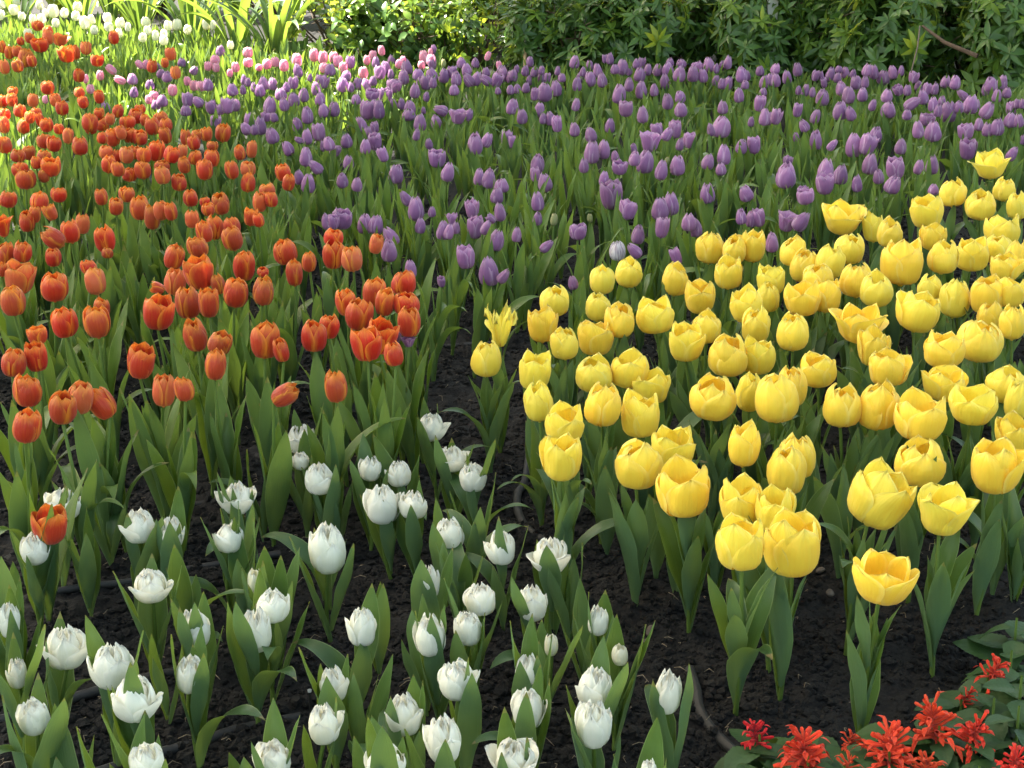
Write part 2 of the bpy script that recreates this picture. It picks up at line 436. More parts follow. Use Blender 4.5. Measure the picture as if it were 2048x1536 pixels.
SHAPES = {
    'taper':  (([0, .05, .14, .28, .42, .60, .78, .92, 1], [.05, .22, .39, .48, .50, .455, .35, .22, .12]), ([0, .14, .30, .48, .66, .82, 1], [0, .075, .23, .43, .63, .81, 1.0])),  # radius along the petal, height along the petal
    'closed': (([0, .05, .14, .30, .48, .66, .82, .93, 1], [.05, .20, .36, .47, .50, .475, .40, .30, .20]), ([0, .14, .30, .48, .66, .82, 1], [0, .075, .24, .45, .65, .83, 1.0])),
    'mid':    (([0, .05, .14, .30, .48, .66, .82, .93, 1], [.05, .20, .355, .46, .495, .50, .465, .425, .39]), ([0, .14, .30, .48, .66, .82, 1], [0, .07, .23, .44, .65, .83, 1.0])),
    'open':   (([0, .05, .14, .30, .48, .66, .82, .93, 1], [.05, .18, .30, .40, .455, .50, .54, .57, .58]), ([0, .14, .30, .48, .66, .82, 1], [0, .07, .23, .45, .66, .84, 1.0])),
}
WIDTH = ([0, .10, .30, .50, .68, .80, .89, .95, 1], [.62, .80, .97, 1.0, .93, .78, .56, .33, .05])
WIDTH_Y = ([0, .10, .30, .50, .68, .80, .89, .95, 1], [.62, .80, .96, 1.0, .93, .76, .52, .28, .03])
WIDTH_P = ([0, .10, .30, .50, .68, .80, .89, .95, 1], [.62, .80, .97, 1.0, .86, .64, .38, .18, .02])


def bloom(name, mat, shape='closed', hvar=.045, profile=None, ripple=0.0, tips=None, layers=((3, 0, 1.0, 1.0), (3, 60, 0.90, 1.02)), seed=0, half=63, flare=0.06, ruffle=0.010, pointed=False, nu=11, nv=9, ragged=0.0, wild=0):
    r = np.random.default_rng(seed)
    A = Acc()
    (rx, ry), (zx, zy) = SHAPES[profile or shape]
    t = np.linspace(0, 1, nu) ** 0.9
    s = np.linspace(-1, 1, nv)
    T, S = np.meshgrid(t, s, indexing='ij')
    for lay in layers:
        cnt, off, rk, hk = lay[:4]
        if len(lay) > 4: (rx, ry), (zx, zy) = SHAPES[lay[4]]
        else: (rx, ry), (zx, zy) = SHAPES[profile or shape]
        calm = lay[5] if len(lay) > 5 else 1.0
        for i in range(cnt):
            th0 = math.radians(off + 360 / cnt * i + r.normal(0, 6))
            alpha = math.radians(half * (3 / cnt) ** 0.45) * (1 + r.normal(0, .05)) * interp(T, *(tips or (WIDTH_P if pointed else WIDTH)))
            fl = (abs(r.normal(0, flare)) if r.random() < .8 else flare * 3.2) * calm
            if wild and r.random() < 0.3: fl += 0.35
            rad = interp(T, rx, ry) * rk * (1 + r.normal(0, .02))
            rad = rad + fl * T ** 2.2
            z = interp(T, zx, zy) * hk * (1 - abs(r.normal(0, hvar))) - fl * 0.35 * T ** 3
            ph = r.random(4) * 6.28
            z = z - 0.05 * S ** 2 * T * (0.4 + r.random() * .5)
            rad = rad * (1 - 0.055 * S ** 2 * (1 - T * .3)) + 0.018 * np.exp(-(S / .22) ** 2) * np.sin(T * 3.14)      # cupped, with a keel
            rad = rad + ruffle * (np.sin(S * 5 + ph[0] + T * 3) * T + np.sin(S * 9 + ph[1]) * T ** 2 * .7 + np.sin(T * 11 + ph[2] + S * 2) * .4)
            z = z + (ruffle + ragged) * np.sin(S * 11 + ph[3]) * T ** 5 * 1.6
            rad = rad + ripple * np.sin(S * 7 + ph[2] + 2 * np.sin(T * 3 + ph[0])) * np.sin(T * 2.6) + ripple * .6 * np.sin(S * 12 + ph[3]) * T
            if ragged: z = z + ragged * r.normal(0, .6, S.shape) * (T > .8)
            th = th0 + S * alpha * (1 + 0.04 * np.sin(T * 4 + ph[0])) + 0.05 * np.sin(ph[1]) * T
            cx = np.where(rad < 0.01, 0.01, rad)
            V = np.stack([cx * np.cos(th), cx * np.sin(th), z], -1)
            A.add(V, grid_faces(nu, nv), np.stack([(S + 1) / 2, T], -1).reshape(-1, 2), r.random())
    # receptacle closes the bottom
    V, Fc, U = tube([(0, 0, -.03), (0, 0, 0.0), (0, 0, .03)], [.05, .075, .06], 8)
    A.add(V, Fc, np.stack([U[:, 0], U[:, 1] * 0.05], -1), 0.3)
    return A.mesh(name, mat)


def leaf_mesh(name, mat, W=0.17, a0=0.10, a1=0.5, bend=2.0, twist=0.3, fold=1.9, seed=0, nu=16, nv=7, peak=0.45, wave=0.006):
    """unit long tulip leaf: wraps the stem at the foot, arches outwards along +x, flattens to a sharp tip"""
    r = np.random.default_rng(seed)
    t = np.linspace(0, 1, nu)
    ang = a0 + a1 * t ** bend
    dt = 1 / (nu - 1)
    x = np.concatenate([[0], np.cumsum(np.sin(ang[:-1]) * dt)]); z = np.concatenate([[0], np.cumsum(np.cos(ang[:-1]) * dt)])
    hw = W / 2 * np.interp(t, [0, .08, .2, peak, .7, .85, .95, 1], [.30, .42, .68, 1.0, .80, .48, .18, .01])
    fo = np.interp(t, [0, .12, .35, .7, 1], [fold * 1.5, fold * 1.1, fold * .62, fold * .36, fold * .3])
    tw = twist * t ** 1.5
    s = np.linspace(-1, 1, nv)
    V = np.zeros((nu, nv, 3))
    ph = r.random(3) * 6.28
    for k in range(nu):
        f = fo[k]
        lat = hw[k] * np.sin(s * f) / f
        nor = hw[k] * (1 - np.cos(s * f)) / f + wave * np.sin(t[k] * 15 + ph[0] + s * 1.3) * s ** 2 * min(1, t[k] * 3)
        c, d = math.cos(tw[k]), math.sin(tw[k])
        lat2, nor2 = lat * c - nor * d, lat * d + nor * c
        # inward normal of the path
        nx, nz = -math.cos(ang[k]), math.sin(ang[k])
        V[k, :, 0] = x[k] + 0.02 + nor2 * nx
        V[k, :, 1] = lat2
        V[k, :, 2] = z[k] + nor2 * nz
    uv = np.stack(np.meshgrid(t, (s + 1) / 2, indexing='ij'), -1).reshape(-1, 2)[:, ::-1]
    return mesh_from(name, V.reshape(-1, 3), grid_faces(nu, nv), mat, uv, np.full(nu * nv, r.random()))


def stem_mesh(name, mat, bx, by):
    t = np.linspace(0, 1, 9)
    # unit stem 0..1 in z; sideways offsets are in metres and radius in metres (only z is scaled)
    p = np.stack([bx * np.sin(t * math.pi), by * np.sin(t * math.pi * .9), t], -1)
    n_ = 8
    th = np.linspace(0, 2 * math.pi, n_ + 1)
    rad = np.interp(t, [0, .2, 1], [.0046, .0038, .0030])
    V = p[:, None] + rad[:, None, None] * np.stack([np.cos(th), np.sin(th), th * 0], -1)[None]
    U = np.stack(np.meshgrid(t, np.linspace(0, 1, n_ + 1), indexing='ij'), -1).reshape(-1, 2)[:, ::-1]
    return mesh_from(name, V.reshape(-1, 3), grid_faces(9, n_ + 1), mat, U, np.full(9 * (n_ + 1), .3))


DOUBLE = ((3, 0, 1.0, .86, 'mid', 1.0), (3, 60, .95, .97, 'closed', .5), (4, 20, .80, 1.02, 'closed', .3), (4, 60, .60, 1.0, 'closed', .2), (3, 40, .38, .97, 'closed', .1))
B = {}
def variants(key, n, mats, shape, **kw):
    B[key, shape] = [bloom(f'{key}_bloom', mats[i % len(mats)], shape, seed=hash_(key, shape, i), **kw) for i in range(n)]
def hash_(*a): return sum(ord(c) * (i + 7) for i, c in enumerate(''.join(map(str, a)))) % 100003
for shp, fl in (('closed', .03), ('mid', .05), ('open', .10)):
    variants('orange', 16, [M['orange']] * 7 + [M['peach']], shp, flare=fl * 1.3, ruffle=.012, hvar=.07, ripple=.007)
    variants('purple', 9, [M['purple']], shp, flare=fl, ruffle=.012, half=62, hvar=.06, profile='taper' if shp == 'closed' else None, ripple=.006)
    variants('pink', 4, [M['pink']], shp, flare=fl)
    variants('yellow', 14, [M['yellow']], shp, flare=fl * (1.6 if shp == 'mid' else 1.3), ruffle=.014, tips=WIDTH_Y, half=68, nu=15, nv=13, hvar=.10, ripple=.017, layers=((3, 0, 1.0, .93), (3, 60, .90, 1.04, 'closed' if shp == 'closed' else 'mid', .35)))
    variants('white', 10, [M['white']], shp, layers=DOUBLE, flare=fl * 1.8 + .02, ruffle=.018, pointed=True, ragged=.012, half=60, nu=15, nv=11, ripple=.014, hvar=.07)
    variants('cream', 4, [M['cream']], shp, flare=fl)
    variants('bud', 3, [M['bud']], shp, flare=.0)
    variants('whitebud', 2, [M['cream']], shp, flare=.02, pointed=True)
    variants('striped', 1, [M['striped']], shp, flare=.0)
B['wilted'] = bloom('wilted_bloom', M['yellow'], 'open', seed=5, layers=((3, 0, 1, 1), (3, 50, .8, .9)), flare=.3, ruffle=.09, half=42, ragged=.03, pointed=True, nu=14)

L = {}
def leaves(key, mat, specs):
    L[key] = [leaf_mesh(key, mat, seed=i + hash_(key), **sp) for i, sp in enumerate(specs)]
def spec(n, W, a0, a1, tw, seed, peak=(.38, .55), flop=0.0):
    r = random.Random(seed); out = []
    for i in range(n):
        f = i < n * flop
        out.append(dict(W=r.uniform(*W), a0=r.uniform(*a0), a1=r.uniform(1.7, 2.4) if f else r.uniform(*a1), bend=r.uniform(1.3, 2.6) if not f else r.uniform(1.5, 2.2), twist=r.uniform(-tw, tw), fold=r.uniform(.9, 1.5), peak=r.uniform(*peak)))
    return out
leaves('leaf_orange', M['leaf'], spec(16, (.15, .23), (.04, .24), (-.1, .5), .9, 1, flop=.12))
leaves('leaf_purple', M['leaf'], spec(16, (.11, .18), (.03, .22), (-.1, .5), .9, 2, flop=.08))
leaves('leaf_yellow', M['leaf_deep'], spec(16, (.18, .27), (.05, .26), (-.1, .45), .8, 3, flop=.07))
leaves('leaf_white', M['leaf_deep'], spec(16, (.19, .28), (.18, .34), (-.40, .0), .5, 4, flop=.12))
def stamens_mesh():
    A = Acc()
    for i in range(6):
        a = i * math.pi / 3; c, s_ = math.cos(a), math.sin(a)
        V, Fc, U = tube([(c * .03, s_ * .03, .03), (c * .08, s_ * .08, .18), (c * .09, s_ * .09, .22), (c * .095, s_ * .095, .36)], [.012, .012, .024, .014], 6)
        A.add(V, Fc, U * 0.1)
    V, Fc, U = tube([(0, 0, .02), (0, 0, .3), (0, 0, .38), (0, 0, .42)], [.04, .045, .07, .03], 8)
    A.add(V, Fc, U * 0.1)
    return A.mesh('stamens', M['peach'])
STAMENS = stamens_mesh()
STEMS = [stem_mesh('stem', M['stem'], random.uniform(-.008, .008), random.uniform(-.006, .006)) for _ in range(8)]

# ---------------------------------------------------------------- tulips
CATALOG = {
    'F': '''4,9,14,18 32,4,15,18 80,10,16,20 28,20,20,22 4,30,12,22 44,32,15,18 66,38,15,20 84,38,18,22 106,22,22,28 91,26,12,18 129,26,16,21 156,14,19,22 152,32,18,20 112,46,15,19 169,45,20,28 183,39,15,20 189,60,16,20 215,36,19,22 218,54,18,20 241,46,19,22 256,54,12,20 292,44,19,21 295,61,16,20 286,75,16,20 311,71,15,22 328,68,16,20 328,80,18,22 336,51,16,21 354,49,19,24 375,59,16,20 412,49,16,22 426,50,12,20 461,90,14,18 238,66,15,20 56,66,18,20''',
    'O': '''76,51,22,22 96,62,20,22 60,76,20,22 81,90,32,30,0,m 96,75,22,30 41,82,15,18 5,94,15,28 19,105,18,28 34,102,20,25 51,116,28,38 64,122,18,25 35,131,22,28 9,134,20,30 120,80,32,25,0,o 134,108,32,35,0,m 150,105,20,30 172,96,22,28 194,121,25,25,0,m 228,75,20,28 341,108,22,28 330,125,15,22 304,132,20,28 351,145,20,28 158,151,22,28 95,176,25,28 159,185,20,22 166,205,20,25 198,194,20,28 25,182,20,18 24,200,22,28 6,202,20,25 66,201,22,28 111,200,22,28 124,216,25,30 39,221,24,28 9,228,22,25 8,250,22,35 72,226,22,22 60,235,20,25 92,250,25,30 48,252,25,32 80,240,18,28 118,258,20,22 136,272,22,32 88,282,28,32 108,288,28,32 160,292,31,38 9,290,28,35 36,311,28,28 58,305,25,32 88,312,28,25 101,334,40,40,0,m 72,325,20,28 40,339,32,30 51,358,39,42 88,352,22,28 180,245,32,38 236,222,22,28 198,226,20,22 205,248,30,25 220,238,20,25 272,232,28,32 280,218,22,20 255,244,30,25 290,240,20,25 305,252,30,38 322,235,28,20 332,250,25,28 330,271,24,35 182,258,22,22 205,276,22,25 225,275,29,38 242,265,22,30 260,271,25,32 280,275,29,32 212,305,28,28 218,328,28,38 235,312,20,28 254,310,28,35 270,305,25,28 288,310,28,35 312,301,31,45 344,309,31,35,20 236,338,26,32 259,349,28,30 286,340,30,38 324,334,30,28 325,350,31,38 358,365,30,35 368,330,24,35 371,275,21,35 388,286,24,30 394,270,20,25 412,268,24,30 365,302,20,30 390,315,26,30 425,292,22,22 424,316,28,38 409,340,31,42 446,266,29,38 479,305,22,32 504,299,21,38 464,340,26,38 496,338,30,32 496,365,28,40 566,344,30,38 577,365,25,35 535,381,32,28 16,399,34,34 80,403,36,39 118,389,30,32 202,394,25,35 254,389,30,32 381,396,29,35 441,408,34,45 410,404,20,22 416,419,25,28 54,442,30,45 70,429,22,35 100,425,26,35,-25,m 5,452,28,48,0,o 232,412,28,38 280,416,38,50 304,434,32,52 321,422,28,40 341,423,25,38 384,438,28,38 429,455,35,50 409,462,32,48 465,452,32,38 465,476,39,52 502,434,28,38,0,m 141,463,36,48 106,476,38,52,-50 165,448,29,42 209,478,38,55 215,506,22,22 45,503,35,45 12,506,30,45 106,515,31,38 38,555,55,68,0,m 4,539,18,60 25,602,48,62 109,573,52,62 178,534,30,32 190,563,41,55 74,670,40,38,0,m 28,724,48,60 72,714,45,60,0,m 128,646,49,60 204,616,32,42 194,643,50,68 349,514,40,52,25 396,494,40,45 398,546,55,68,0,m 351,564,42,55 315,576,22,30,-70,m 316,625,61,70,0,m 376,606,48,65 418,606,42,60,0,m 436,569,28,42 472,586,48,60 488,532,42,62 390,670,45,68 439,686,45,50,15 431,730,42,62 282,723,56,70,0,m 56,781,54,66 125,816,52,66 160,796,50,65 203,808,48,65,-20 328,781,44,66 369,778,38,50 53,852,54,68 101,1050,68,75,0,m 520,404,28,42 543,399,25,32 517,440,22,30 571,504,46,52 588,546,32,58 618,524,29,41 667,476,38,38 667,510,41,58 704,518,41,52 753,488,28,42,10 527,582,40,60 526,544,22,20 693,604,39,58 718,629,52,65 748,584,44,58 770,604,38,58 807,566,48,52 814,609,52,48 818,644,45,62 531,679,55,78 562,700,30,52 628,673,50,62 658,653,39,50 762,674,58,70,0,m 733,688,58,70,0,m 787,708,38,50 572,789,41,62,60 671,773,45,65''',
    'K': '''279,129,14,21,-35 292,129,14,21,25 222,139,16,26,-40 240,160,15,28,-60 200,151,15,22 172,158,12,20 181,178,16,20 91,199,12,18 430,120,20,22 416,132,16,20 432,135,15,20 471,134,16,22 460,146,12,18 374,162,14,20 388,171,18,22 402,172,20,22 345,180,19,25 308,192,20,22 298,199,15,20 496,125,20,20 496,105,20,22 518,135,15,15 534,128,18,22 550,124,18,22 568,131,19,25 594,120,21,28 628,110,19,28 646,115,19,28 668,115,20,25 676,122,20,25 687,135,18,25 648,136,18,22 734,120,15,20 746,110,15,20 763,101,14,22,-20 727,145,20,25 798,128,15,20 806,119,12,15 848,115,19,30 862,120,18,25 861,105,10,20 976,112,12,21,15 843,130,15,18 998,130,12,18''',
    'P': '''441,102,18,22 364,125,18,18 388,141,15,19,40 315,136,15,22 322,148,18,18 334,154,20,22 300,170,18,20 265,159,20,22 268,185,16,22 324,202,22,25 312,210,18,20 209,216,22,25 416,170,20,25 375,200,20,28 396,204,19,26,-40 372,222,20,22 422,215,20,28 438,220,20,22 455,212,24,32 471,211,18,25 432,244,21,25 465,180,21,25 488,160,12,22 486,180,12,20 499,240,20,28 492,258,20,25,-30 509,260,15,22 496,165,12,18 509,175,15,20 868,100,12,25 596,142,18,28 620,156,10,18 660,140,21,25 701,125,18,25 752,125,15,22 783,120,15,20 771,135,20,25 760,145,22,28 782,149,12,25 813,135,22,30 807,155,20,30 693,152,19,22 686,170,24,30 702,175,12,22 717,168,22,25 732,170,18,25 746,162,15,20 864,129,15,22 837,150,22,25 863,150,22,28 852,166,22,30 841,165,18,25 866,166,15,22 830,182,20,30 853,194,12,20 788,172,28,28,0,m 906,145,22,25 888,152,20,30 912,158,20,30 908,181,20,22 923,126,18,22 933,140,19,25 951,126,15,20 937,160,20,29,-30 953,158,19,29,15 972,145,15,20 972,160,18,28,-50 994,161,22,30,20 1006,149,20,32 1021,155,15,28 1002,138,15,15 1021,180,15,20 996,182,12,15 527,168,20,28 546,168,19,25 520,182,20,25 562,189,22,25 587,166,19,25 573,175,15,20 588,200,22,28 607,191,20,28 540,212,24,35 568,209,19,28 632,178,18,28 643,164,25,28,0,m 640,199,20,28 647,222,21,28 668,219,22,30 614,231,22,35 532,234,18,20 548,235,15,20 594,250,19,28 521,252,22,38 544,272,25,32 576,298,21,30,-30 597,280,12,18,-60 614,274,20,32 637,265,25,35 612,315,24,38 632,335,21,32,-50 648,292,15,25 658,288,22,28 671,302,19,26,50 693,282,22,29 697,325,21,29 598,355,20,30 616,368,26,38 684,362,22,30 714,370,20,28 722,250,22,32,-10 736,220,30,40,0,m 758,220,22,38 712,199,18,22 744,189,25,20,0,m 770,192,25,32 787,210,15,25 803,208,14,25 820,215,22,28 818,230,26,22 847,221,9,15 840,246,24,35 833,270,14,25 873,244,20,28 858,288,15,22,-15 882,221,21,29,-65 916,234,32,30,0,o 937,230,18,25,30 736,268,20,28 731,294,20,30 750,284,26,35,0,m 766,310,19,30,-20 792,349,28,38 874,318,31,35,0,m 896,345,25,38 958,355,20,38 978,358,25,40 1003,372,28,28 950,288,29,45 974,281,20,30,20 1014,280,22,35 1022,214,18,32 750,255,15,22 1060,124,14,21 1034,139,12,18 1050,142,15,22 1026,152,18,25 1069,144,15,22 1083,141,12,18 1083,155,15,22 1095,156,12,20 1060,160,15,22 1115,142,11,20 1149,125,19,26 1124,156,15,18 1035,178,15,20 1052,176,16,22 1069,189,15,28 1089,185,30,38 1112,178,22,32 1154,169,18,28 1160,155,15,22 1179,131,15,20 1166,144,12,20 1180,159,22,30 1195,142,18,28 1204,161,19,30 1209,118,10,20 1220,118,15,24 1230,139,18,20 1245,135,22,32 1259,142,12,22 1273,128,15,20 1284,128,15,25 1279,150,22,28 1296,140,15,24 1315,141,19,25 1335,141,22,32 1359,149,24,32 1362,128,20,15 1340,125,15,18 1258,170,18,28 1282,181,22,35 1308,181,16,25 1238,189,25,38 1330,164,20,30 1386,149,22,32 1406,152,18,28 1394,135,20,22 1418,131,22,30 1432,138,12,25 1444,132,12,22 1456,126,16,28 1432,162,15,22 1444,168,15,22 1455,168,20,29,25 1483,150,22,32 1494,152,15,22 1490,170,15,18 1520,142,16,21 1528,165,18,28 1478,191,19,30 1335,204,21,32 1360,195,20,25 1362,220,24,30 1252,218,28,32,0,m 1285,230,22,34 1079,220,20,30 1086,238,15,22 1100,238,18,28 1114,249,20,32 1044,234,20,30 1028,215,18,32 1152,210,15,28 1149,260,20,28 1182,270,22,30 1220,252,18,30 1314,260,22,28 1334,269,19,28,25 1350,260,25,35 1446,215,20,28 1422,260,15,28 1442,255,35,42 1502,244,12,22 1520,208,22,32 1529,235,20,40 1526,185,15,18 1360,289,15,30 1379,281,24,32 1300,285,38,40,0,o 1266,298,15,22 1269,318,22,30 1290,325,32,45 1323,341,24,40 1355,332,28,40 1416,324,25,32 1448,311,26,40 1442,339,20,25 1483,294,22,30 1508,291,25,35 1208,300,25,38 1184,306,28,45 1168,332,18,30 1230,314,16,25 1239,336,28,28,0,m 1208,358,19,30 1075,328,26,38 1070,349,18,30 1090,366,28,38,-15 1025,285,15,38 1223,391,39,60 1415,388,28,40 1492,388,26,32,-30 1551,138,18,22,10 1595,140,18,28 1574,155,18,28 1552,161,18,28 1540,160,15,28 1631,152,14,22 1642,152,11,20 1661,149,18,28 1648,166,12,22 1678,139,15,15 1690,146,18,22 1675,156,15,22 1706,148,12,18 1712,166,22,28 1682,178,20,30 1730,165,15,25 1697,191,24,35 1725,190,20,28 1734,141,18,25 1747,145,19,29 1767,156,25,28 1786,145,18,28,-20 1802,142,12,22 1828,155,19,25,15 1837,172,15,22 1854,179,16,25 1870,178,15,25 1891,164,19,25 1910,166,20,28 1796,181,18,22,-30 1815,181,15,22 1846,195,20,30 1824,208,21,38,50 1814,230,18,22 1774,192,22,28 1777,221,28,32 1745,211,15,24,20 1645,196,25,34 1611,181,15,25 1625,185,12,28 1597,181,11,20 1595,221,18,28 1680,222,28,38 1701,228,20,30,-25 1631,234,18,30,15 1608,252,19,26,-25 1552,234,20,32,15 1538,238,15,28 1631,281,24,40 1592,275,12,20 1664,291,15,28,35 1708,292,32,48 1736,290,30,42,15,m 1751,270,25,32 1801,294,22,32 1867,210,20,30 1884,202,15,20 1897,225,32,42 1917,215,20,25 1941,210,30,38 1952,212,15,32 1926,191,16,28,-45 1876,222,15,25 1974,222,25,35,25 1981,170,25,30 2004,166,20,30 1971,180,15,25 1994,192,18,28 2014,186,18,22 2024,218,20,28,15 2034,208,15,20 2045,208,12,20 2021,241,24,30 2038,242,18,28 1958,250,18,25 1994,255,26,35 1975,260,22,28 1932,264,29,32,0,m 1836,260,22,35 1854,240,28,20,0,m 1866,264,32,40 2045,280,12,25 1936,299,30,42 2024,308,19,32,35 1740,329,29,42,15 1790,338,35,42,0,m 1757,354,20,30 1786,370,30,38,10 1838,335,20,30 1864,331,25,38 1572,352,38,52 1576,322,18,20 1652,342,30,45 1681,350,28,40 1650,369,32,42 1714,368,20,35 1605,382,20,20 1867,380,20,22 1611,394,32,32,0,m 1574,445,38,38,0,o 1602,444,28,42,30 1544,486,24,40 652,444,19,32,-20 684,439,38,40,0,m 667,444,20,30 730,449,28,40 752,450,28,38 782,474,25,40,-35 778,502,30,45 821,539,22,38 832,419,30,48 812,398,20,32,-35 841,452,20,32 864,424,15,22 944,419,24,38 1000,425,22,38 982,438,15,22,-45 886,462,25,38 904,442,22,32 898,464,18,32 912,456,15,30 951,456,30,45,0,m 972,456,18,35,25 992,482,30,42,10 931,516,35,45 977,544,38,60 1007,553,19,42,40 883,564,15,22 797,672,22,28,0,o 817,684,22,22,0,o 994,392,25,32 1075,404,24,38 1075,438,18,28 1033,470,18,30 1093,493,18,32,45 1156,464,32,32,0,m 1256,420,32,40,0,m 1276,470,25,38 1235,503,30,38,0,s 1269,502,22,35,-40 1320,419,32,45 1342,409,29,45 1324,456,26,42 1378,445,28,35 1390,456,25,38 1352,513,21,38,-30 1146,566,19,28 1482,434,20,32 1503,438,22,35 1518,436,22,40''',
    'G': '''887,126,10,18 1334,322,10,20 1108,439,15,28 1180,436,11,30''',
    'Y': '''973,718,59,72 1002,655,60,84,0,oz 1205,559,50,60 1258,545,54,60 1110,600,59,65 1084,649,60,72,0,m 1129,687,54,65 1196,614,50,58 1240,640,60,70 1190,675,71,72,0,m 1351,558,54,68 1309,632,76,70,-10,m 1400,593,62,70,0,m 1371,684,66,78,0,m 1413,654,56,66 1421,494,58,68 1469,500,48,55 1506,492,51,66,0,m 1457,546,56,65,0,m 1456,711,78,82 1517,712,70,72,0,m 1492,610,64,70,-10,m 1512,650,55,78 1542,560,56,62,0,m 1537,595,45,60 1070,742,66,78,0,m 1188,748,74,72 1258,740,75,72,0,m 1302,770,72,74,0,m 1078,805,58,76 1130,848,78,76,0,m 1124,915,80,92,0,m 1206,810,70,85 1280,830,80,88 1277,927,90,98 1345,898,85,85,0,m 1367,978,106,110,0,m 1488,890,62,86,0,m 1426,796,88,86 1482,1002,80,98 1482,1087,98,102,0,m 1553,795,90,100 1499,785,54,78 1583,773,62,84 1684,813,74,82 1756,812,80,96 1842,833,100,96,0,m 1841,925,96,92 1946,807,90,82,0,m 1990,935,96,104,0,m 2030,870,70,76,0,m 1573,940,76,100 1595,912,72,90 1762,995,120,120,20,m 1887,1022,108,100,0,o 1585,1088,112,126,0,m 1548,1020,75,84 1768,1153,110,104,0,m 2035,800,50,80 1684,438,80,62,0,o 1748,455,42,60 1780,466,50,60 1854,424,64,68,0,m 1905,386,52,56 1961,411,60,58 2009,378,44,50 2035,410,44,60 1867,474,50,56,0,m 1587,502,56,62 1610,532,60,68 1661,523,56,70 1700,496,60,65 1636,555,60,55 1605,595,70,74,0,m 1652,592,60,66,0,m 1713,560,70,70 1753,579,66,70 1805,525,84,92,0,m 1886,515,60,66 1944,509,68,66,0,m 2005,460,70,50 1995,498,60,60 2010,535,60,55,0,m 2033,515,45,70 1718,646,95,82,0,o 1586,664,66,76 1838,625,84,80,10,m 1860,578,50,55 1911,595,60,82 1975,590,68,80,0,m 2020,585,60,62,0,m 1960,682,92,84 2026,645,50,70 1980,630,50,60 1748,695,60,78,0,m 1776,737,80,72,0,m 1636,740,72,68,0,m 1888,700,80,70,0,m 1889,765,80,72 2015,770,80,66 1981,330,65,57,0,o''',
    'W': '''128,1008,78,60,0,o 69,1098,56,60 279,1053,66,64,0,m 342,1068,48,64 473,998,64,60,0,m 458,1075,56,58 602,880,56,56 600,922,35,35 638,958,58,60 655,1096,76,100 741,938,42,48 798,948,48,50 765,1010,68,74 826,1010,58,54,0,m 863,855,56,54,0,m 907,918,54,48,0,m 946,955,52,56 899,1068,58,62 1003,1096,56,66 857,1165,44,66 1101,1112,70,66,0,m 302,1173,70,60,0,m 18,1240,44,76 131,1296,82,80,0,m 224,1333,84,84 35,1347,38,66 390,1258,58,72 270,1397,88,86,0,m 380,1350,60,72 68,1434,60,70 292,1522,74,60,0,m 512,1163,36,50,0,b 513,1262,62,86 545,1213,66,62 724,1255,56,72 960,1200,62,60,0,m 936,1257,56,66 860,1272,62,78 915,1360,74,72 667,1369,54,66 647,1448,64,76,0,m 809,1430,66,78 887,1480,68,88 545,1518,72,66 770,1528,80,60,0,m 1027,1516,84,64,0,m 1064,1207,62,68,0,m 1102,1290,28,46,0,b 1055,1342,50,66 1196,1242,42,56 1240,1310,34,40,0,b 1190,1375,70,76 1189,1448,68,92 1335,1385,56,84 1056,1418,64,72 958,1060,28,42,0,b 1298,1540,34,40''',
}
ONES = 'zero one two three four five six seven eight nine ten eleven twelve thirteen fourteen fifteen sixteen seventeen eighteen nineteen'.split()
TENS = 'zero ten twenty thirty forty fifty sixty seventy eighty ninety'.split()
def num(k):
    k = max(0, min(99, k))
    if k < 20: return ONES[k]
    return TENS[k // 10] + ('-' + ONES[k % 10] if k % 10 else '')


SPECIAL = {
    (1002, 655): 'wilted yellow tulip with crumpled flaring petals at the left edge of the yellow bed',
    (1235, 503): 'white tulip streaked with purple, just behind the row of yellow tulips',
    (101, 1050): 'orange tulip with open top standing alone among the white tulips',
    (1887, 1022): 'wide open yellow tulip showing its hollow cup, beside the flared yellow bloom',
    (1762, 995): 'large yellow tulip with one petal flaring out to the right',
    (1768, 1153): 'yellow tulip nearest the red salvias, lowest bloom of the yellow bed',
    (572, 789): 'orange tulip lying over sideways on a bent stem at the front of the bed',
    (53, 852): 'lowest closed orange tulip in the bed, near the left edge of the photo',
    (1981, 330): 'open yellow tulip farthest back, against the purple tulips',
    (973, 718): 'closed yellow tulip just in front of the wilted yellow one',
    (671, 773): 'closed orange tulip alone above the white tulips, front of the orange bed',
    (1335, 1385): 'egg-shaped white tulip nearest the curved hose on the bare soil',
    (1101, 1112): 'frilly fully double white tulip nearest the yellow bed',
    (655, 1096): 'tallest double white tulip, over a pair of long upright leaves',
    (863, 855): 'white tulip farthest back in the white bed, on bare black soil',
    (958, 1060): 'pale green tulip bud wedged between upright leaves in the white bed',
    (702, 488): 'slim apricot tulip bud leaning beside two purple tulips',
}
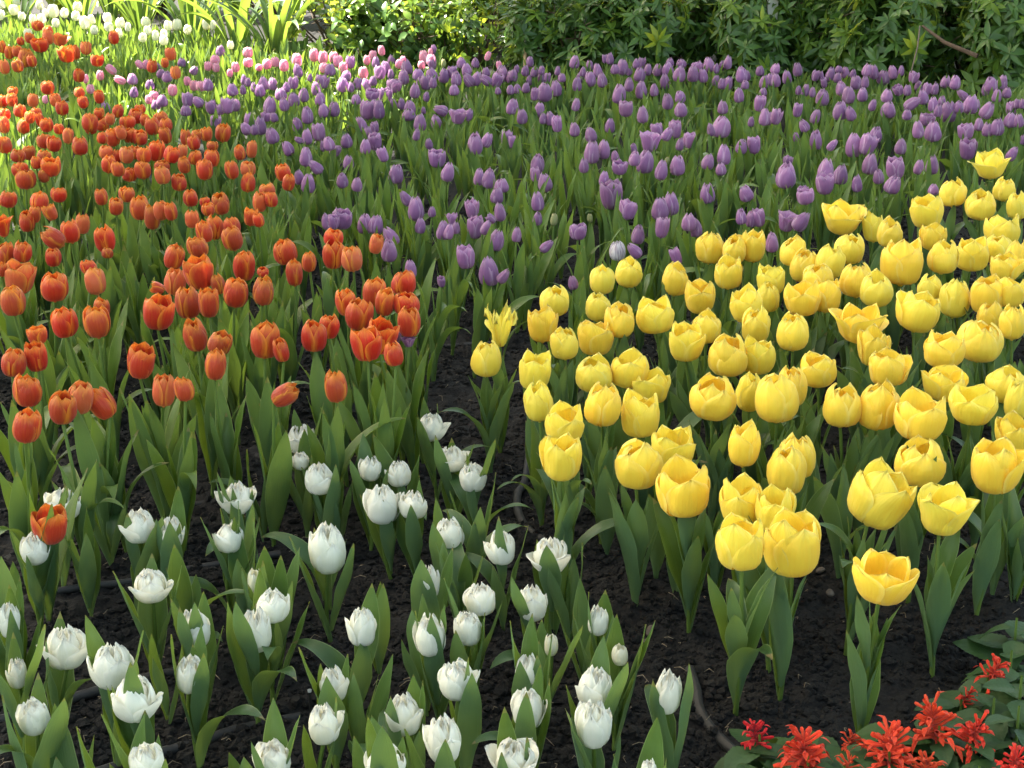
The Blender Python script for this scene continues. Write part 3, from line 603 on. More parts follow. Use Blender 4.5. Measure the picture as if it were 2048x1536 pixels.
KINDS = {
    'O': dict(name='orange_tulip', b='orange', leaf='leaf_orange', h=.345, colour='orange', group='orange tulips in the left bed', nl=(4, 6), ll=(.21, .32), lean=.09),
    'P': dict(name='purple_tulip', b='purple', leaf='leaf_purple', h=.275, colour='purple', group='purple tulips across the middle bed', nl=(5, 7), ll=(.19, .29), lean=.06),
    'K': dict(name='pink_tulip', b='pink', leaf='leaf_purple', h=.275, colour='pink', group='pink tulips at the sunlit back', nl=(3, 5), ll=(.18, .26), lean=.06),
    'Y': dict(name='yellow_tulip', b='yellow', leaf='leaf_yellow', h=.285, colour='yellow', group='yellow tulips in the right bed', nl=(5, 6), ll=(.175, .25), lean=.04),
    'W': dict(name='white_tulip', b='white', leaf='leaf_white', h=.165, colour='double white', group='double white tulips at the front', nl=(3, 5), ll=(.15, .215), lean=.03),
    'F': dict(name='cream_tulip', b='cream', leaf='leaf_purple', h=.30, colour='cream white', group='cream tulips at the sunlit back', nl=(3, 5), ll=(.18, .26), lean=.05),
    'G': dict(name='tulip_bud', b='bud', leaf='leaf_purple', h=.265, colour='green', group='unopened tulip buds among the purple', nl=(3, 4), ll=(.18, .25), lean=.04),
}
used_labels = {}
def make_label(kind, K, X, Y, w, h, tilt, code):
    for (sx, sy), l in SPECIAL.items():
        if abs(sx - X) < 3 and abs(sy - Y) < 3: return l
    col = K['colour']
    if 'b' in code: what = 'pale green tulip bud'
    elif kind == 'G': what = 'slim green tulip bud'
    else:
        adj = 'wide-open' if 'o' in code else 'half-open' if 'm' in code else ('nodding' if abs(tilt) > 30 else 'leaning' if abs(tilt) > 12 else 'closed')
        what = f'{adj} {col} tulip'
    xs, ys = round(X / 20.48 * 2), round(Y / 15.36)
    for dx in (0, 1, -1, 2, -2):
        q = xs + dx
        l = f"{what}, {num(min(q, 199) // 2)}{' and a half' if q % 2 else ''} percent across, {num(ys)} percent down the photo"
        if l not in used_labels: break
    used_labels[l] = 1
    return l


def plan(kind, X, Y, w, h, tilt, code, R):
    """where everything of one tulip goes: base, stem top, bloom axis ..."""
    K = KINDS[kind]
    hz = K['h'] * (1 + R.uniform(-.07, .07) * (1.6 if kind == 'P' else 1))
    if kind == 'O' and Y > 740: hz *= .95
    if (X, Y) == (101, 1050): hz = .20
    if kind == 'W' and 'b' in code: hz *= .93
    P, s = at(X, Y, hz)
    d = ray(X, Y).normalized(); e = math.asin(-d.z)
    W_ = w / s
    H_ = math.sqrt(max((h / s) ** 2 - (W_ * math.sin(e) * (.75 if 'o' in code else .52)) ** 2, (.6 * W_) ** 2)) / math.cos(e)
    H_ = min(H_, W_ * 1.75)
    H_ = max(H_, W_ * (.80 if 'o' in code else .92))
    tr = math.radians(tilt)
    tb = R.uniform(-.10, .10)
    jt = .08 if kind in 'WY' else .17
    u = Vector((math.sin(tr) + R.uniform(-jt, jt), math.sin(tb), math.cos(tr))).normalized()
    foot = P - u * H_ * .48
    side = -math.sin(tr) * .05
    ln = K['lean']
    base = Vector((foot.x + side + R.gauss(0, ln * .32), foot.y + R.gauss(0, ln * .3), 0))
    return K, P, W_, H_, u, foot, base


def quat_to(u, spin):
    return u.to_track_quat('Z', 'Y') @ Quaternion((0, 0, 1), spin)


def tulip_parts(kind, X, Y, w, h, tilt, code, R):
    """list of (name, mesh, location, quaternion, scale) relative to base"""
    K, P, W_, H_, u, foot, base = plan(kind, X, Y, w, h, tilt, code, R)
    shape = 'open' if 'o' in code else 'mid' if 'm' in code else 'closed'
    if kind in 'YP' and shape == 'closed' and R.random() < .13: shape = 'mid'
    bk = K['b']
    if 's' in code: bk = 'striped'
    if 'b' in code: bk = 'whitebud'; shape = 'closed'
    me = B['wilted'] if 'z' in code else R.choice(B[bk, shape])
    if kind == 'P': W_ *= 1.10; H_ *= 1.08
    if kind == 'Y': W_ *= 1.0; H_ *= 1.03
    if kind == 'O': W_ *= 1.03; H_ *= 1.03
    k = {'closed': 1.0, 'mid': .96, 'open': .86}[shape]
    if kind == 'W': k *= .97
    if 'z' in code: k = .62
    parts = [('bloom', me, foot - base, quat_to(u, R.uniform(0, 6.28)), (W_ * k, W_ * k, H_ * (.98 if kind != 'W' else 1.0)))]
    v = foot - base + u * .002
    parts.append(('stem', R.choice(STEMS), Vector((0, 0, -.01)), (v + Vector((0, 0, .01))).to_track_quat('Z', 'Y') @ Quaternion((0, 0, 1), R.uniform(0, 6.28)), (1, 1, (v + Vector((0, 0, .01))).length)))
    nl = R.randint(*K['nl']) + (1 if kind == 'Y' and Y > 850 else 0)
    a = R.uniform(0, 6.28)
    sd = v.normalized()
    for i in range(nl):
        ll = R.uniform(*K['ll']) * (1.0 - .07 * i)
        up = sd * (.006 + .022 * i * R.uniform(.6, 1.3))
        q = Vector((sd.x * .5, sd.y * .5, 1)).to_track_quat('Z', 'Y') @ Quaternion((0, 0, 1), a)
        sw = R.uniform(.85, 1.15)
        parts.append(('leaf', R.choice(L[K['leaf']]), up, q, (ll, ll * sw, ll)))
        a += 2.2 + R.uniform(-.5, .5)
    return K, base, parts


def merge_parts(acc, base, parts):
    for name, me, loc, q, sc in parts:
        co = np.empty(len(me.vertices) * 3, np.float32); me.vertices.foreach_get('co', co)
        Mx = Matrix.Translation(base + loc) @ q.to_matrix().to_4x4() @ Matrix.Diagonal((*sc, 1))
        Mn = np.array(Mx)
        V = co.reshape(-1, 3) @ Mn[:3, :3].T + Mn[:3, 3]
        li = np.empty(len(me.loops), np.int32); me.loops.foreach_get('vertex_index', li)
        uvl = np.empty(len(me.loops) * 2, np.float32); me.uv_layers[0].data.foreach_get('uv', uvl)
        U = np.zeros((len(V), 2)); U[li] = uvl.reshape(-1, 2)
        at_ = np.empty(len(V), np.float32); me.attributes['vary'].data.foreach_get('value', at_)
        acc.setdefault(me.materials[0].name, Acc()).add(V, li.reshape(-1, 4), U, at_)


rows = []
for kind, txt in CATALOG.items():
    for e in txt.split():
        f = e.split(',')
        X, Y, w, h = (int(q) for q in f[:4])
        tilt = int(f[4]) if len(f) > 4 else 0
        code = f[5] if len(f) > 5 else ''
        rows.append((kind, X, Y, w, h, tilt, code))
purple = sorted((r for r in rows if r[0] == 'P'), key=lambda r: -r[3] * r[4])
rest_purple = set(purple[300:])
BASES = []
mass = {}
for r in rows:
    kind, X, Y, w, h, tilt, code = r
    R = random.Random(X * 7919 + Y)
    K, base, parts = tulip_parts(kind, X, Y, w, h, tilt, code, R)
    BASES.append((base.x, base.y, kind))
    if r in rest_purple:
        merge_parts(mass, base, parts)
        continue
    root = empty(K['name'], base)
    tag(root, make_label(kind, K, X, Y, w, h, tilt, code), 'tulip bud' if (kind == 'G' or 'b' in code) else 'tulip', K['group'])
    for name, me, loc, q, sc in parts:
        po_ = obj(name, me, root, loc, q, sc)
        if name == 'bloom' and 'o' in code and kind in 'YO' and h > 55: obj('stamens', STAMENS, po_)
# the smallest purple tulips at the very back, past the first three hundred: one object
mats = sorted(mass)
V, Fc, U, A_, MI, n0 = [], [], [], [], [], 0
for i, k in enumerate(mats):
    a = mass[k]
    V += a.V; Fc += [f + n0 for f in a.F]; U += a.U; A_ += a.A; MI += [np.full(sum(len(f) for f in a.F), i)]; n0 += a.n
me = mesh_from('far_purple_tulips', np.concatenate(V), np.concatenate(Fc), bpy.data.materials[mats[0]], np.concatenate(U), np.concatenate(A_))
for k in mats[1:]: me.materials.append(bpy.data.materials[k])
me.polygons.foreach_set('material_index', np.concatenate(MI).astype(np.int32))
tag(obj('purple_tulips', me), 'the smallest, most hidden purple tulips in the crowded back rows', 'tulips', kind='stuff')

# ---------------------------------------------------------------- leaves of plants that have not flowered, filling the beds
def inside(x, y, poly):
    c = False
    for i in range(len(poly)):
        (x1, y1), (x2, y2) = poly[i], poly[i - 1]
        if (y1 > y) != (y2 > y) and x < (x2 - x1) * (y - y1) / (y2 - y1) + x1: c = not c
    return c
def filler(name, keys, poly, step, hh, label, seed, jump=0.0):
    R = random.Random(seed); ms = {}
    pw = [at(X, Y, 0)[0] for X, Y in poly]; P2 = [(p.x, p.y) for p in pw]
    x0, x1 = min(p[0] for p in P2), max(p[0] for p in P2); y0, y1 = min(p[1] for p in P2), max(p[1] for p in P2)
    y = y0
    while y < y1:
        x = x0 + R.random() * step
        while x < x1:
            px, py = x + R.uniform(-.5, .5) * step, y + R.uniform(-.5, .5) * step
            if inside(px, py, P2) and R.random() > jump:
                a = R.uniform(0, 6.28); parts = []
                for i in range(R.randint(3, 5)):
                    ll = R.uniform(*hh)
                    parts.append(('leaf', R.choice(L[R.choice(keys)]), Vector((0, 0, .01 * i)), Quaternion((0, 0, 1), a), (ll, ll * R.uniform(.8, 1.1), ll)))
                    a += 2.2 + R.uniform(-.5, .5)
                merge_parts(ms, Vector((px, py, 0)), parts)
            x += step
        y += step * .9
    for k, a in ms.items():
        tag(obj(name, a.mesh(name, bpy.data.materials[k])), label, 'foliage', kind='stuff')
# outlines are where the feet of the plants stand, as seen in the photo
filler('tulip_leaves', ['leaf_purple'], [(430, 250), (700, 225), (1100, 215), (1500, 225), (2400, 280), (2500, 420), (1900, 470), (1500, 560), (1150, 640), (900, 620), (640, 560), (560, 440), (420, 330)], .125, (.17, .27), 'leafy plants without flowers filling the purple tulip bed', 5, .38)
filler('tulip_leaves', ['leaf_orange'], [(-500, 300), (250, 250), (430, 300), (560, 460), (640, 640), (600, 860), (250, 900), (-500, 960)], .15, (.18, .26), 'leafy plants without flowers filling the orange tulip bed', 6, .35)
filler('tulip_leaves', ['leaf_purple', 'leaf_orange'], [(-600, 110), (200, 95), (520, 130), (760, 190), (760, 240), (430, 260), (-600, 330)], .12, (.18, .27), 'sunlit leafy plants without flowers among the cream and pink tulips', 7, .1)
filler('tulip_leaves', ['leaf_yellow'], [(1120, 800), (1200, 700), (1500, 640), (2400, 600), (2400, 1250), (1960, 1340), (1750, 1400), (1500, 1400), (1250, 1230), (1140, 1050)], .15, (.14, .23), 'leafy plants without flowers filling the yellow tulip bed', 8, .25)
filler('tulip_leaves', ['leaf_white'], [(-60, 1180), (200, 1130), (420, 1060), (760, 1060), (980, 1110), (1180, 1200), (1300, 1440), (1340, 1750), (-300, 1750), (-300, 1180)], .16, (.12, .20), 'low leafy plants without flowers among the white tulips', 9, .4)

# ---------------------------------------------------------------- hoses
def hose(pts, rad, label, lift=0.0, grp='irrigation hoses on the soil'):
    w = [at(x, y, .010)[0] for x, y in pts]
    P = []
    for i in range(len(w) - 1):                       # Catmull-Rom through the points
        p0, p1, p2, p3 = w[max(i - 1, 0)], w[i], w[i + 1], w[min(i + 2, len(w) - 1)]
        for t in np.linspace(0, 1, 10, endpoint=(i == len(w) - 2)):
            q = 0.5 * ((2 * p1) + (p2 - p0) * t + (2 * p0 - 5 * p1 + 4 * p2 - p3) * t * t + (3 * p1 - p0 - 3 * p2 + p3) * t ** 3)
            P.append((q.x, q.y, .001 + lift + (.005 - lift * .3) * math.sin(q.x * 9 + q.y * 4)))
    V, Fc, U = tube(P, rad, 10)
    o = obj('irrigation_hose', mesh_from('irrigation_hose', V, Fc, M['hose'], U))
    tag(o, label, 'hose', grp)
hose([(1120, 690), (1075, 800), (1052, 950), (1036, 985), (1036, 1020), (1052, 1052), (1085, 1078), (1120, 1088)], .0085, 'grey rubber hose curving round the left edge of the yellow bed', .009)
hose([(1190, 1094), (1262, 1096), (1340, 1078), (1420, 1060)], .006, 'thin grey hose crossing the soil under the front yellow tulips')
hose([(1380, 1330), (1393, 1372), (1400, 1410), (1425, 1450), (1465, 1490), (1520, 1530)], .0085, 'half-buried grey hose bending down towards the red salvias', .004)
hose([(-60, 1215), (35, 1198), (140, 1172), (275, 1150), (350, 1130), (440, 1116), (560, 1100)], .0075, 'dark hose running behind the front rows of white tulips')
hose([(-60, 1450), (20, 1430), (110, 1402), (297, 1344), (420, 1318)], .0085, 'dark hose between the two lowest rows of white tulips')
hose([(180, 1545), (325, 1494), (390, 1474), (482, 1442), (600, 1420)], .0085, 'dark hose nearest the camera, under a drooping pale leaf')
hose([(330, 1012), (360, 1003), (425, 995), (520, 985)], .007, 'short stretch of dark hose under the front orange tulips')
hose([(860, 700), (880, 692), (915, 688), (990, 680)], .007, 'dusty hose crossing the bare soil between orange and purple tulips')
hose([(930, 1310), (1000, 1304), (1045, 1302), (1090, 1306)], .007, 'short bit of hose showing between white tulips at the centre')

t_ = empty('drip_stake', at(622, 1440)[0])
tag(t_, 'thin black drip stake pushed into the soil among white tulips', 'stake')
V, Fc, U = tube([(0, 0, -.02), (0, 0, .045), (0, 0, .05)], [.0022, .0022, .002], 8)
obj('stalk', mesh_from('stalk', V, Fc, M['black_plastic'], U), t_)
V, Fc, U = tube([(0, 0, .050), (0, 0, .0535), (0, 0, .054), (0, 0, .052)], [.003, .0034, .0026, .0012], 10)
obj('ring', mesh_from('ring', V, Fc, M['paint'], U), t_)

# pebbles
pb = [(1300, 1268, .012), (1290, 1285, .007), (1100, 1420, .006), (1660, 1190, .011), (1905, 1095, .008), (1640, 1145, .010), (1700, 1010, .008), (880, 880, .008)]
for i, (x, y, s_) in enumerate(pb):
    p = at(x, y)[0]
    me = blobs('pebble', np.array([[0.0, 0, 0]]), np.array([s_]), M['pebble'], seed=i)
    me.polygons.foreach_set('use_smooth', [True] * len(me.polygons))
    o = obj('pebble', me, None, (p.x, p.y, s_ * .45))
    o.modifiers.new('s', 'SUBSURF').levels = 2; o.modifiers['s'].render_levels = 2
    tag(o, f"small brown-grey pebble on the soil, {num(round(x / 20.48))} percent across, {num(round(y / 15.36))} percent down the photo", 'pebble', 'pebbles on the soil')

# ---------------------------------------------------------------- salvias
def blade(Lr, Wr, droop, n=7, nv=5, serr=0.0, fold=.25, peak=.4, shape=None):
    """one broad leaf lying along +x from the origin, unit = metres"""
    t = np.linspace(0, 1, n); s = np.linspace(-1, 1, nv)
    hw = Wr / 2 * (np.interp(t, [0, .08, .22, peak, .65, .85, .95, 1], [.06, .45, .86, 1, .84, .45, .2, .02]) if shape is None else shape(t))
    if serr: hw = hw * (1 + serr * (np.arange(n) % 2 - .5))
    T, S = np.meshgrid(t, s, indexing='ij')
    x = Lr * T
    z = -droop * Lr * T ** 2 + fold * np.abs(S) * hw[:, None]
    V = np.stack([x, S * hw[:, None], z], -1)
    return V.reshape(-1, 3), grid_faces(n, nv), np.stack([(S + 1) / 2, T], -1).reshape(-1, 2)


def place(V, yaw, pitch, roll, loc):
    Mx = np.array((Matrix.Translation(loc) @ Euler((roll, -pitch, yaw), 'XYZ').to_matrix().to_4x4()))
    return V @ Mx[:3, :3].T + Mx[:3, 3]


def salvia_leaf(i):
    r = random.Random(i)
    V, Fc, U = blade(1, .72, r.uniform(.15, .45), n=23, nv=9, serr=.07, fold=.18, peak=.32)
    # quilted surface between the side veins
    q = .018 * np.cos((U[:, 1] - np.abs(U[:, 0] - .5) * .5) * 44) * np.sin(np.clip(np.abs(U[:, 0] - .5) * 2, 0, 1) * math.pi)
    V[:, 2] += q
    return mesh_from('salvia_leaf', V, Fc, M['salvia_leaf'], U, np.full(len(V), r.random()))


def salvia_spike(i, n):
    r = random.Random(i + 50); A = Acc()
    for k in range(n):
        ly = k / n
        z = .010 + .040 * ly
        yaw = r.uniform(0, 6.28); up = r.uniform(-.35, .45) + ly ** 2 * 1.0
        Lf = r.uniform(.018, .046) * (1 - .40 * ly)
        t = np.linspace(0, 1, 8)
        path = np.stack([Lf * t, 0 * t, -.18 * Lf * t ** 2 * r.uniform(-1, 1.5)], -1)
        rad = np.interp(t, [0, .1, .45, .75, .9, 1], [.0008, .0018, .0023, .0030, .0040, .0024]) * r.uniform(.8, 1.15)
        V, Fc, U = tube(path, rad, 7)
        V[:, 1] *= .75
        A.add(place(V, yaw, up, r.uniform(0, 6), Vector((0, 0, z))), Fc, np.stack([U[:, 0], U[:, 1] * .8], -1), r.random())
        if r.random() < .5:                          # lower lip, or a thin dark stamen sticking out
            V, Fc, U = blade(Lf * .45, .008, .6, n=5, nv=3)
            A.add(place(V, yaw, up - .4, 0, Vector((math.cos(yaw) * math.cos(up) * Lf * .85, math.sin(yaw) * math.cos(up) * Lf * .85, z + math.sin(up) * Lf * .85))), Fc, U, r.random())
        V, Fc, U = tube([(0, 0, 0), (.006, 0, 0), (.011, 0, 0)], [.0012, .0024, .0028], 6)     # calyx
        A.add(place(V, yaw, up, 0, Vector((0, 0, z))), Fc, np.stack([U[:, 0], U[:, 1] * .1], -1), 0.0)
    V, Fc, U = tube([(0, 0, 0), (0, 0, .06)], [.002, .001], 6)
    A.add(V, Fc, U, .2)
    return A.mesh('flower_spike', M['red'])


SL = [salvia_leaf(i) for i in range(5)]
SS = [salvia_spike(i, n) for i, n in enumerate((46, 60, 34, 22))]
salvias = [  # X, Y of the flower head in the photo, head height, number of leaves, size, spike, label
    (1520, 1457, 0.071, 6, .75, 2, 'small red salvia head leftmost of all, beside the dark bare soil'),
    (1617, 1500, 0.081, 8, 1.15, 1, 'large red salvia head with long florets reaching out to both sides'),
    (1690, 1520, 0.074, 7, .7, 3, 'small cluster of red salvia florets to the right of the large head'),
    (1700, 1462, 0.062, 5, .6, 3, 'sparse dark red salvia spray lying low over the leaves'),
    (1780, 1492, 0.084, 8, 1.2, 1, 'broad red salvia head in the middle of the front row'),
    (1850, 1522, 0.074, 6, .8, 2, 'red salvia head cut by the bottom edge, below the tallest cluster'),
    (1880, 1440, 0.093, 8, 1.15, 0, 'bright red salvia cluster, largest of those right of the broad head'),
    (1938, 1446, 0.090, 6, .95, 0, 'red salvia cluster touching the tall one on its right side'),
    (1978, 1328, 0.093, 8, .85, 2, 'highest red salvia head, beneath the farthest yellow stems'),
    (1925, 1374, 0.081, 6, .6, 3, 'sparse red salvia with few florets over fresh green leaves'),
    (2032, 1512, 0.081, 7, .85, 2, 'red salvia with drooping florets in the bottom corner'),
]
def salvia(X, Y, hh, nl, sz, si, label, R, flower=True):
    p, s = at(X, Y, hh + .02)
    root = empty('salvia_plant', (p.x, p.y, 0)); tag(root, label, 'salvia', 'red salvias edging the bed' if flower else 'leafy salvias without flowers')
    V, Fc, U = tube([(0, 0, -.01), (.003, .002, hh * .5), (0, 0, hh + .01)], [.003, .0026, .0018], 7)
    obj('stem', mesh_from('salvia_stem', V, Fc, M['stem'], U, np.full(len(V), .5)), root)
    a = R.uniform(0, 6.28)
    for i in range(nl + 2):
        z = hh * (.35 + .50 * i / nl)
        ll = R.uniform(.06, .092) * (1 - .25 * i / nl)
        obj('leaf', R.choice(SL), root, (math.cos(a) * .008, math.sin(a) * .008, z), Euler((R.uniform(-.3, .3), -R.uniform(-.25, .35), a)), (ll, ll, ll))
        a += 1.57 + R.uniform(-.4, .4) if i % 2 else 3.14 + R.uniform(-.3, .3)
    if flower:
        obj('flower_spike', SS[si], root, (0, 0, hh - .02 * sz), Euler((R.uniform(-.4, .4), R.uniform(-.4, .4), R.uniform(0, 6.28))), sz * .92)
R = random.Random(3)
for a in salvias: salvia(*a, R)
for X, Y, hh, l in ((2035, 1225, .12, 'leafy salvia without flowers at the right edge, highest of them'), (2025, 1290, .10, 'leafy salvia without flowers just above the highest red head'),
                    (2040, 1400, .11, 'leafy salvia with one broad pale leaf at the right edge'), (1500, 1525, .085, 'leafy salvia without flowers in front of the small leftmost red head'),
                    (1590, 1465, .08, 'low leafy salvia behind the large red salvia head'), (1800, 1440, .085, 'leafy salvia between the broad head and the tall cluster'),
                    (1960, 1520, .09, 'dark leafy salvia at the bottom edge between two red heads'), (1750, 1535, .08, 'low leafy salvia at the bottom edge below the broad head'), (1990, 1385, .10, 'leafy salvia under the highest red salvia head'),
                    (2045, 1340, .12, 'leafy salvia at the right edge beside the highest red head')):
    salvia(X, Y, hh, 8, 1, 0, l, R, False)
# fallen floret
p = at(1018, 1308, .01)[0]
V, Fc, U = tube([(0, 0, .006), (.012, .0, .009), (.024, .004, .006)], [.001, .004, .0055], 8)
tag(obj('fallen_floret', mesh_from('fallen_floret', V, Fc, M['red'], U, np.full(len(V), .3)), None, (p.x, p.y, 0), (0, 0, 1.2)), 'fallen red floret lying on the soil between white tulips', 'floret')

# ---------------------------------------------------------------- shrubs behind the beds
def crown_mesh(name, mats, seed, rx, ry, rz, n, leaf, rosette=8, style='whorl'):
    """rosettes of leaves through the outer part of a lumpy crown; centre at the origin, z from 0 up"""
    r = np.random.default_rng(seed); A = [Acc() for _ in mats]
    lobes = [(r.uniform(-.6, .6) * rx, r.uniform(-.6, .6) * ry, r.uniform(.35, .8) * rz, r.uniform(.38, .6)) for _ in range(7)]
    made = 0
    while made < n:
        lx, ly, lz, lr = lobes[r.integers(len(lobes))]
        d = r.normal(size=3); d /= np.linalg.norm(d)
        k = r.random() ** .35
        p = np.array([lx + d[0] * lr * rx * k, ly + d[1] * lr * ry * k, lz + d[2] * lr * rz * k])
        if p[2] < .06: continue
        made += 1
        out = d * .8 + np.array([0, 0, .55]) + r.normal(size=3) * .25
        out /= np.linalg.norm(out)
        q = Vector(out).to_track_quat('Z', 'Y').to_matrix()
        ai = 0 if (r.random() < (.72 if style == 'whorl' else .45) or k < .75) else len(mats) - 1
        a0 = r.random() * 6.28
        nr = rosette if style == 'whorl' else r.integers(3, 6)
        for j in range(nr):
            Lr = leaf * r.uniform(.65, 1.2)
            Wr = Lr * (r.uniform(.26, .36) if style == 'whorl' else r.uniform(.50, .68))
            V, Fc, U = blade(Lr, Wr, r.uniform(.05, .45), n=5, nv=3, fold=.3, peak=.5)
            pit = r.uniform(-.25, .75) if style == 'whorl' else r.uniform(-.7, .8)
            V = place(V, a0 + j * 2.4, pit, r.uniform(-.4, .4), Vector((0, 0, (j * .004 if style == 'whorl' else r.uniform(-.05, .03)))))
            V = V @ np.array(q).T + p
            A[ai].add(V, Fc, U, r.random())
    V = sum([a.V for a in A], []); n0 = 0; Fs = []; MI = []
    for i, a in enumerate(A):
        Fs += [f + n0 for f in a.F]; MI.append(np.full(sum(len(f) for f in a.F), i)); n0 += a.n
    me = mesh_from(name, np.concatenate(V), np.concatenate(Fs), mats[0], np.concatenate(sum([a.U for a in A], [])), np.concatenate(sum([a.A for a in A], [])))
    for m_ in mats[1:]: me.materials.append(m_)
    me.polygons.foreach_set('material_index', np.concatenate(MI).astype(np.int32))
    return me


def branches_mesh(seed, rx, ry, rz, n=9):
    r = np.random.default_rng(seed); A = Acc()
    for i in range(n):
        a = r.random() * 6.28; k = r.uniform(.3, .8)
        e = np.array([math.cos(a) * rx * k, math.sin(a) * ry * k, rz * r.uniform(.5, 1.2)])
        m_ = e * np.array([.45, .45, .5]) + r.normal(size=3) * .03
        V, Fc, U = tube([(0, 0, -.03), m_ * .5, m_, (m_ + e) / 2 + r.normal(size=3) * .02, e], [.013, .010, .008, .006, .003], 6)
        A.add(V, Fc, U)
        for j in range(3):
            s0 = m_ + (e - m_) * r.uniform(.1, .8); e2 = s0 + r.normal(size=3) * np.array([.16, .16, .08]) + np.array([0, 0, .06])
            V, Fc, U = tube([s0, (s0 + e2) / 2, e2], [.004, .003, .002], 5); A.add(V, Fc, U)
    return A.mesh('branches', M['twig'])


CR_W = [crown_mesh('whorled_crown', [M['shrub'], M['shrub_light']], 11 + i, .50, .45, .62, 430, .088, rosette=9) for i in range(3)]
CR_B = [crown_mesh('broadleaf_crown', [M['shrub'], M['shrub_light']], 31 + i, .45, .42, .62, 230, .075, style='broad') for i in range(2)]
CR_L = [crown_mesh('light_broadleaf_crown', [M['shrub_light']], 41 + i, .45, .42, .62, 260, .085, style='broad') for i in range(2)]  # backlit glow painted in: all leaves take the pale yellow-green
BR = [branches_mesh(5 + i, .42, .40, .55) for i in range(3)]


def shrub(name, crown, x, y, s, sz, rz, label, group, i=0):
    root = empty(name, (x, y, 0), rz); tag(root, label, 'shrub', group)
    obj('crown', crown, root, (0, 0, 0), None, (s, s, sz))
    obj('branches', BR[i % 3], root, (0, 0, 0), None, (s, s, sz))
GW = 'dark whorled-leaf shrubs behind the purple tulips'
spots = [  # px of the foot seen in the photo -> x; y distance; scale; height scale; label
    (1130, 8.95, .95, .95, 'whorled-leaf shrub nearest the thin wooden stake, on its right'),
    (1290, 9.10, 1.05, 1.1, 'dense dark whorled-leaf shrub behind the middle of the purple tulips'),
    (1440, 8.95, .95, 1.05, 'whorled-leaf shrub just left of the pale post'),
    (1590, 8.75, 1.0, 1.1, 'bright-tipped whorled-leaf shrub just right of the pale post'),
    (1740, 8.60, 1.05, 1.15, 'whorled-leaf shrub with a bare crossing twig, right of the bright-tipped one'),
    (1900, 8.45, 1.05, 1.15, 'whorled-leaf shrub reaching over the back row near the right corner'),
    (2070, 8.15, 1.1, 1.15, 'whorled-leaf shrub cut off by the right edge of the photo')]
for i, (X, yd, s, sz, l) in enumerate(spots):
    x = (X - 1024) / F_PX * (yd / CP * 1.02)
    shrub('azalea_shrub', CR_W[i % 3], x, yd + .35, s, sz, i * 2.1, l, GW, i)
for i, (X, yd, s, sz, l) in enumerate([(1200, 10.3, 1.3, 1.35, 'tall shadowy shrub in the second row, behind the stake side shrub'), (1420, 10.1, 1.3, 1.3, 'tall shadowy shrub in the second row, behind the pale post'),
                                       (1660, 9.9, 1.3, 1.35, 'tall shadowy shrub in the second row, behind the bright-tipped shrub'), (1890, 9.7, 1.3, 1.35, 'tall shadowy shrub in the second row near the right corner'), (2130, 9.5, 1.3, 1.35, 'tall shadowy shrub in the second row at the right edge')]):
    x = (X - 1024) / F_PX * (yd / CP * 1.02)
    shrub('azalea_shrub', CR_W[(i + 1) % 3], x, yd + .35, s, sz, i * 1.3 + .5, l, GW, i + 1)
GB = 'broad-leaved shrubs at the sunlit middle of the back'
for i, (X, yd, s, sz, l) in enumerate([(700, 9.75, .95, .95, 'sunlit broad-leaved shrub beside the strap-leaved clump'), (835, 9.55, .95, 1.0, 'broad-leaved shrub with glossy leaves behind the pink tulips'),
                                       (955, 9.45, .85, .9, 'broad-leaved shrub in front of the dark slatted fence'), (760, 10.9, 1.2, 1.2, 'backlit yellow-green shrub farther behind the pink tulips'), (930, 11.2, 1.2, 1.3, 'backlit shrub farther behind, left of the slatted fence'),
                                       (1090, 10.9, 1.0, 1.2, 'backlit shrub farther behind the thin wooden stake')]):
    x = (X - 1024) / F_PX * (yd / CP * 1.02)
    shrub('broadleaf_shrub', (CR_B if i < 3 else CR_L)[i % 2], x, yd + .3, s, sz, i * 1.7, l, GB, i)

# bare twigs crossing the dark shrubs
tw = empty('bare_branch', at(1955, 112, .45)[0]); base_w = tw.location.copy()
P = [at(*q)[0] - base_w for q in ((1955, 112, .45), (1890, 85, .50), (1845, 52, .56))]
P = [Vector((0, -1.2, 0)) * 0 + p for p in P]
V, Fc, U = tube([tuple(p) for p in P], [.011, .009, .006], 7)
obj('limb', mesh_from('limb', V, Fc, M['twig'], U), tw)
P2 = [at(*q)[0] - base_w for q in ((1840, 52, .56), (1835, 95, .50), (1822, 145, .42))]
V, Fc, U = tube([tuple(p) for p in P2], [.004, .004, .003], 6)
obj('twig', mesh_from('twig', V, Fc, M['twig'], U), tw)
tag(tw, 'bare brown branch slanting across the dark shrub near the right corner', 'branch')

# strap-leaved clumps at the back left
ST = [leaf_mesh('strap_leaf', M['strap'], W=random.uniform(.055, .085), a0=random.uniform(.05, .35), a1=random.uniform(.5, 2.3), bend=random.uniform(1.3, 2.4), twist=random.uniform(-.6, .6), fold=.8, seed=100 + i, nu=18, nv=5, peak=.35, wave=.002) for i in range(12)]
def strap_clump(x, y, n, ll, label, seed):
    r = random.Random(seed)
    root = empty('strap_lily', (x, y, 0)); tag(root, label, 'lily clump', 'strap-leaved lilies at the back')
    V, Fc, U = tube([(0, 0, -.02), (0, 0, .06), (0, 0, .12)], [.035, .030, .02], 10)
    obj('stalk', mesh_from('stalk', V, Fc, M['stem'], U, np.full(len(V), .6)), root)
    a = r.uniform(0, 6)
    for i in range(n):
        s = ll * r.uniform(.7, 1.15)
        obj('leaf', r.choice(ST), root, (math.cos(a) * .01, math.sin(a) * .01, .01 + .005 * i), (r.uniform(-.1, .1), r.uniform(-.1, .1), a), (s, s, s))
        a += 2.4 + r.uniform(-.3, .3)
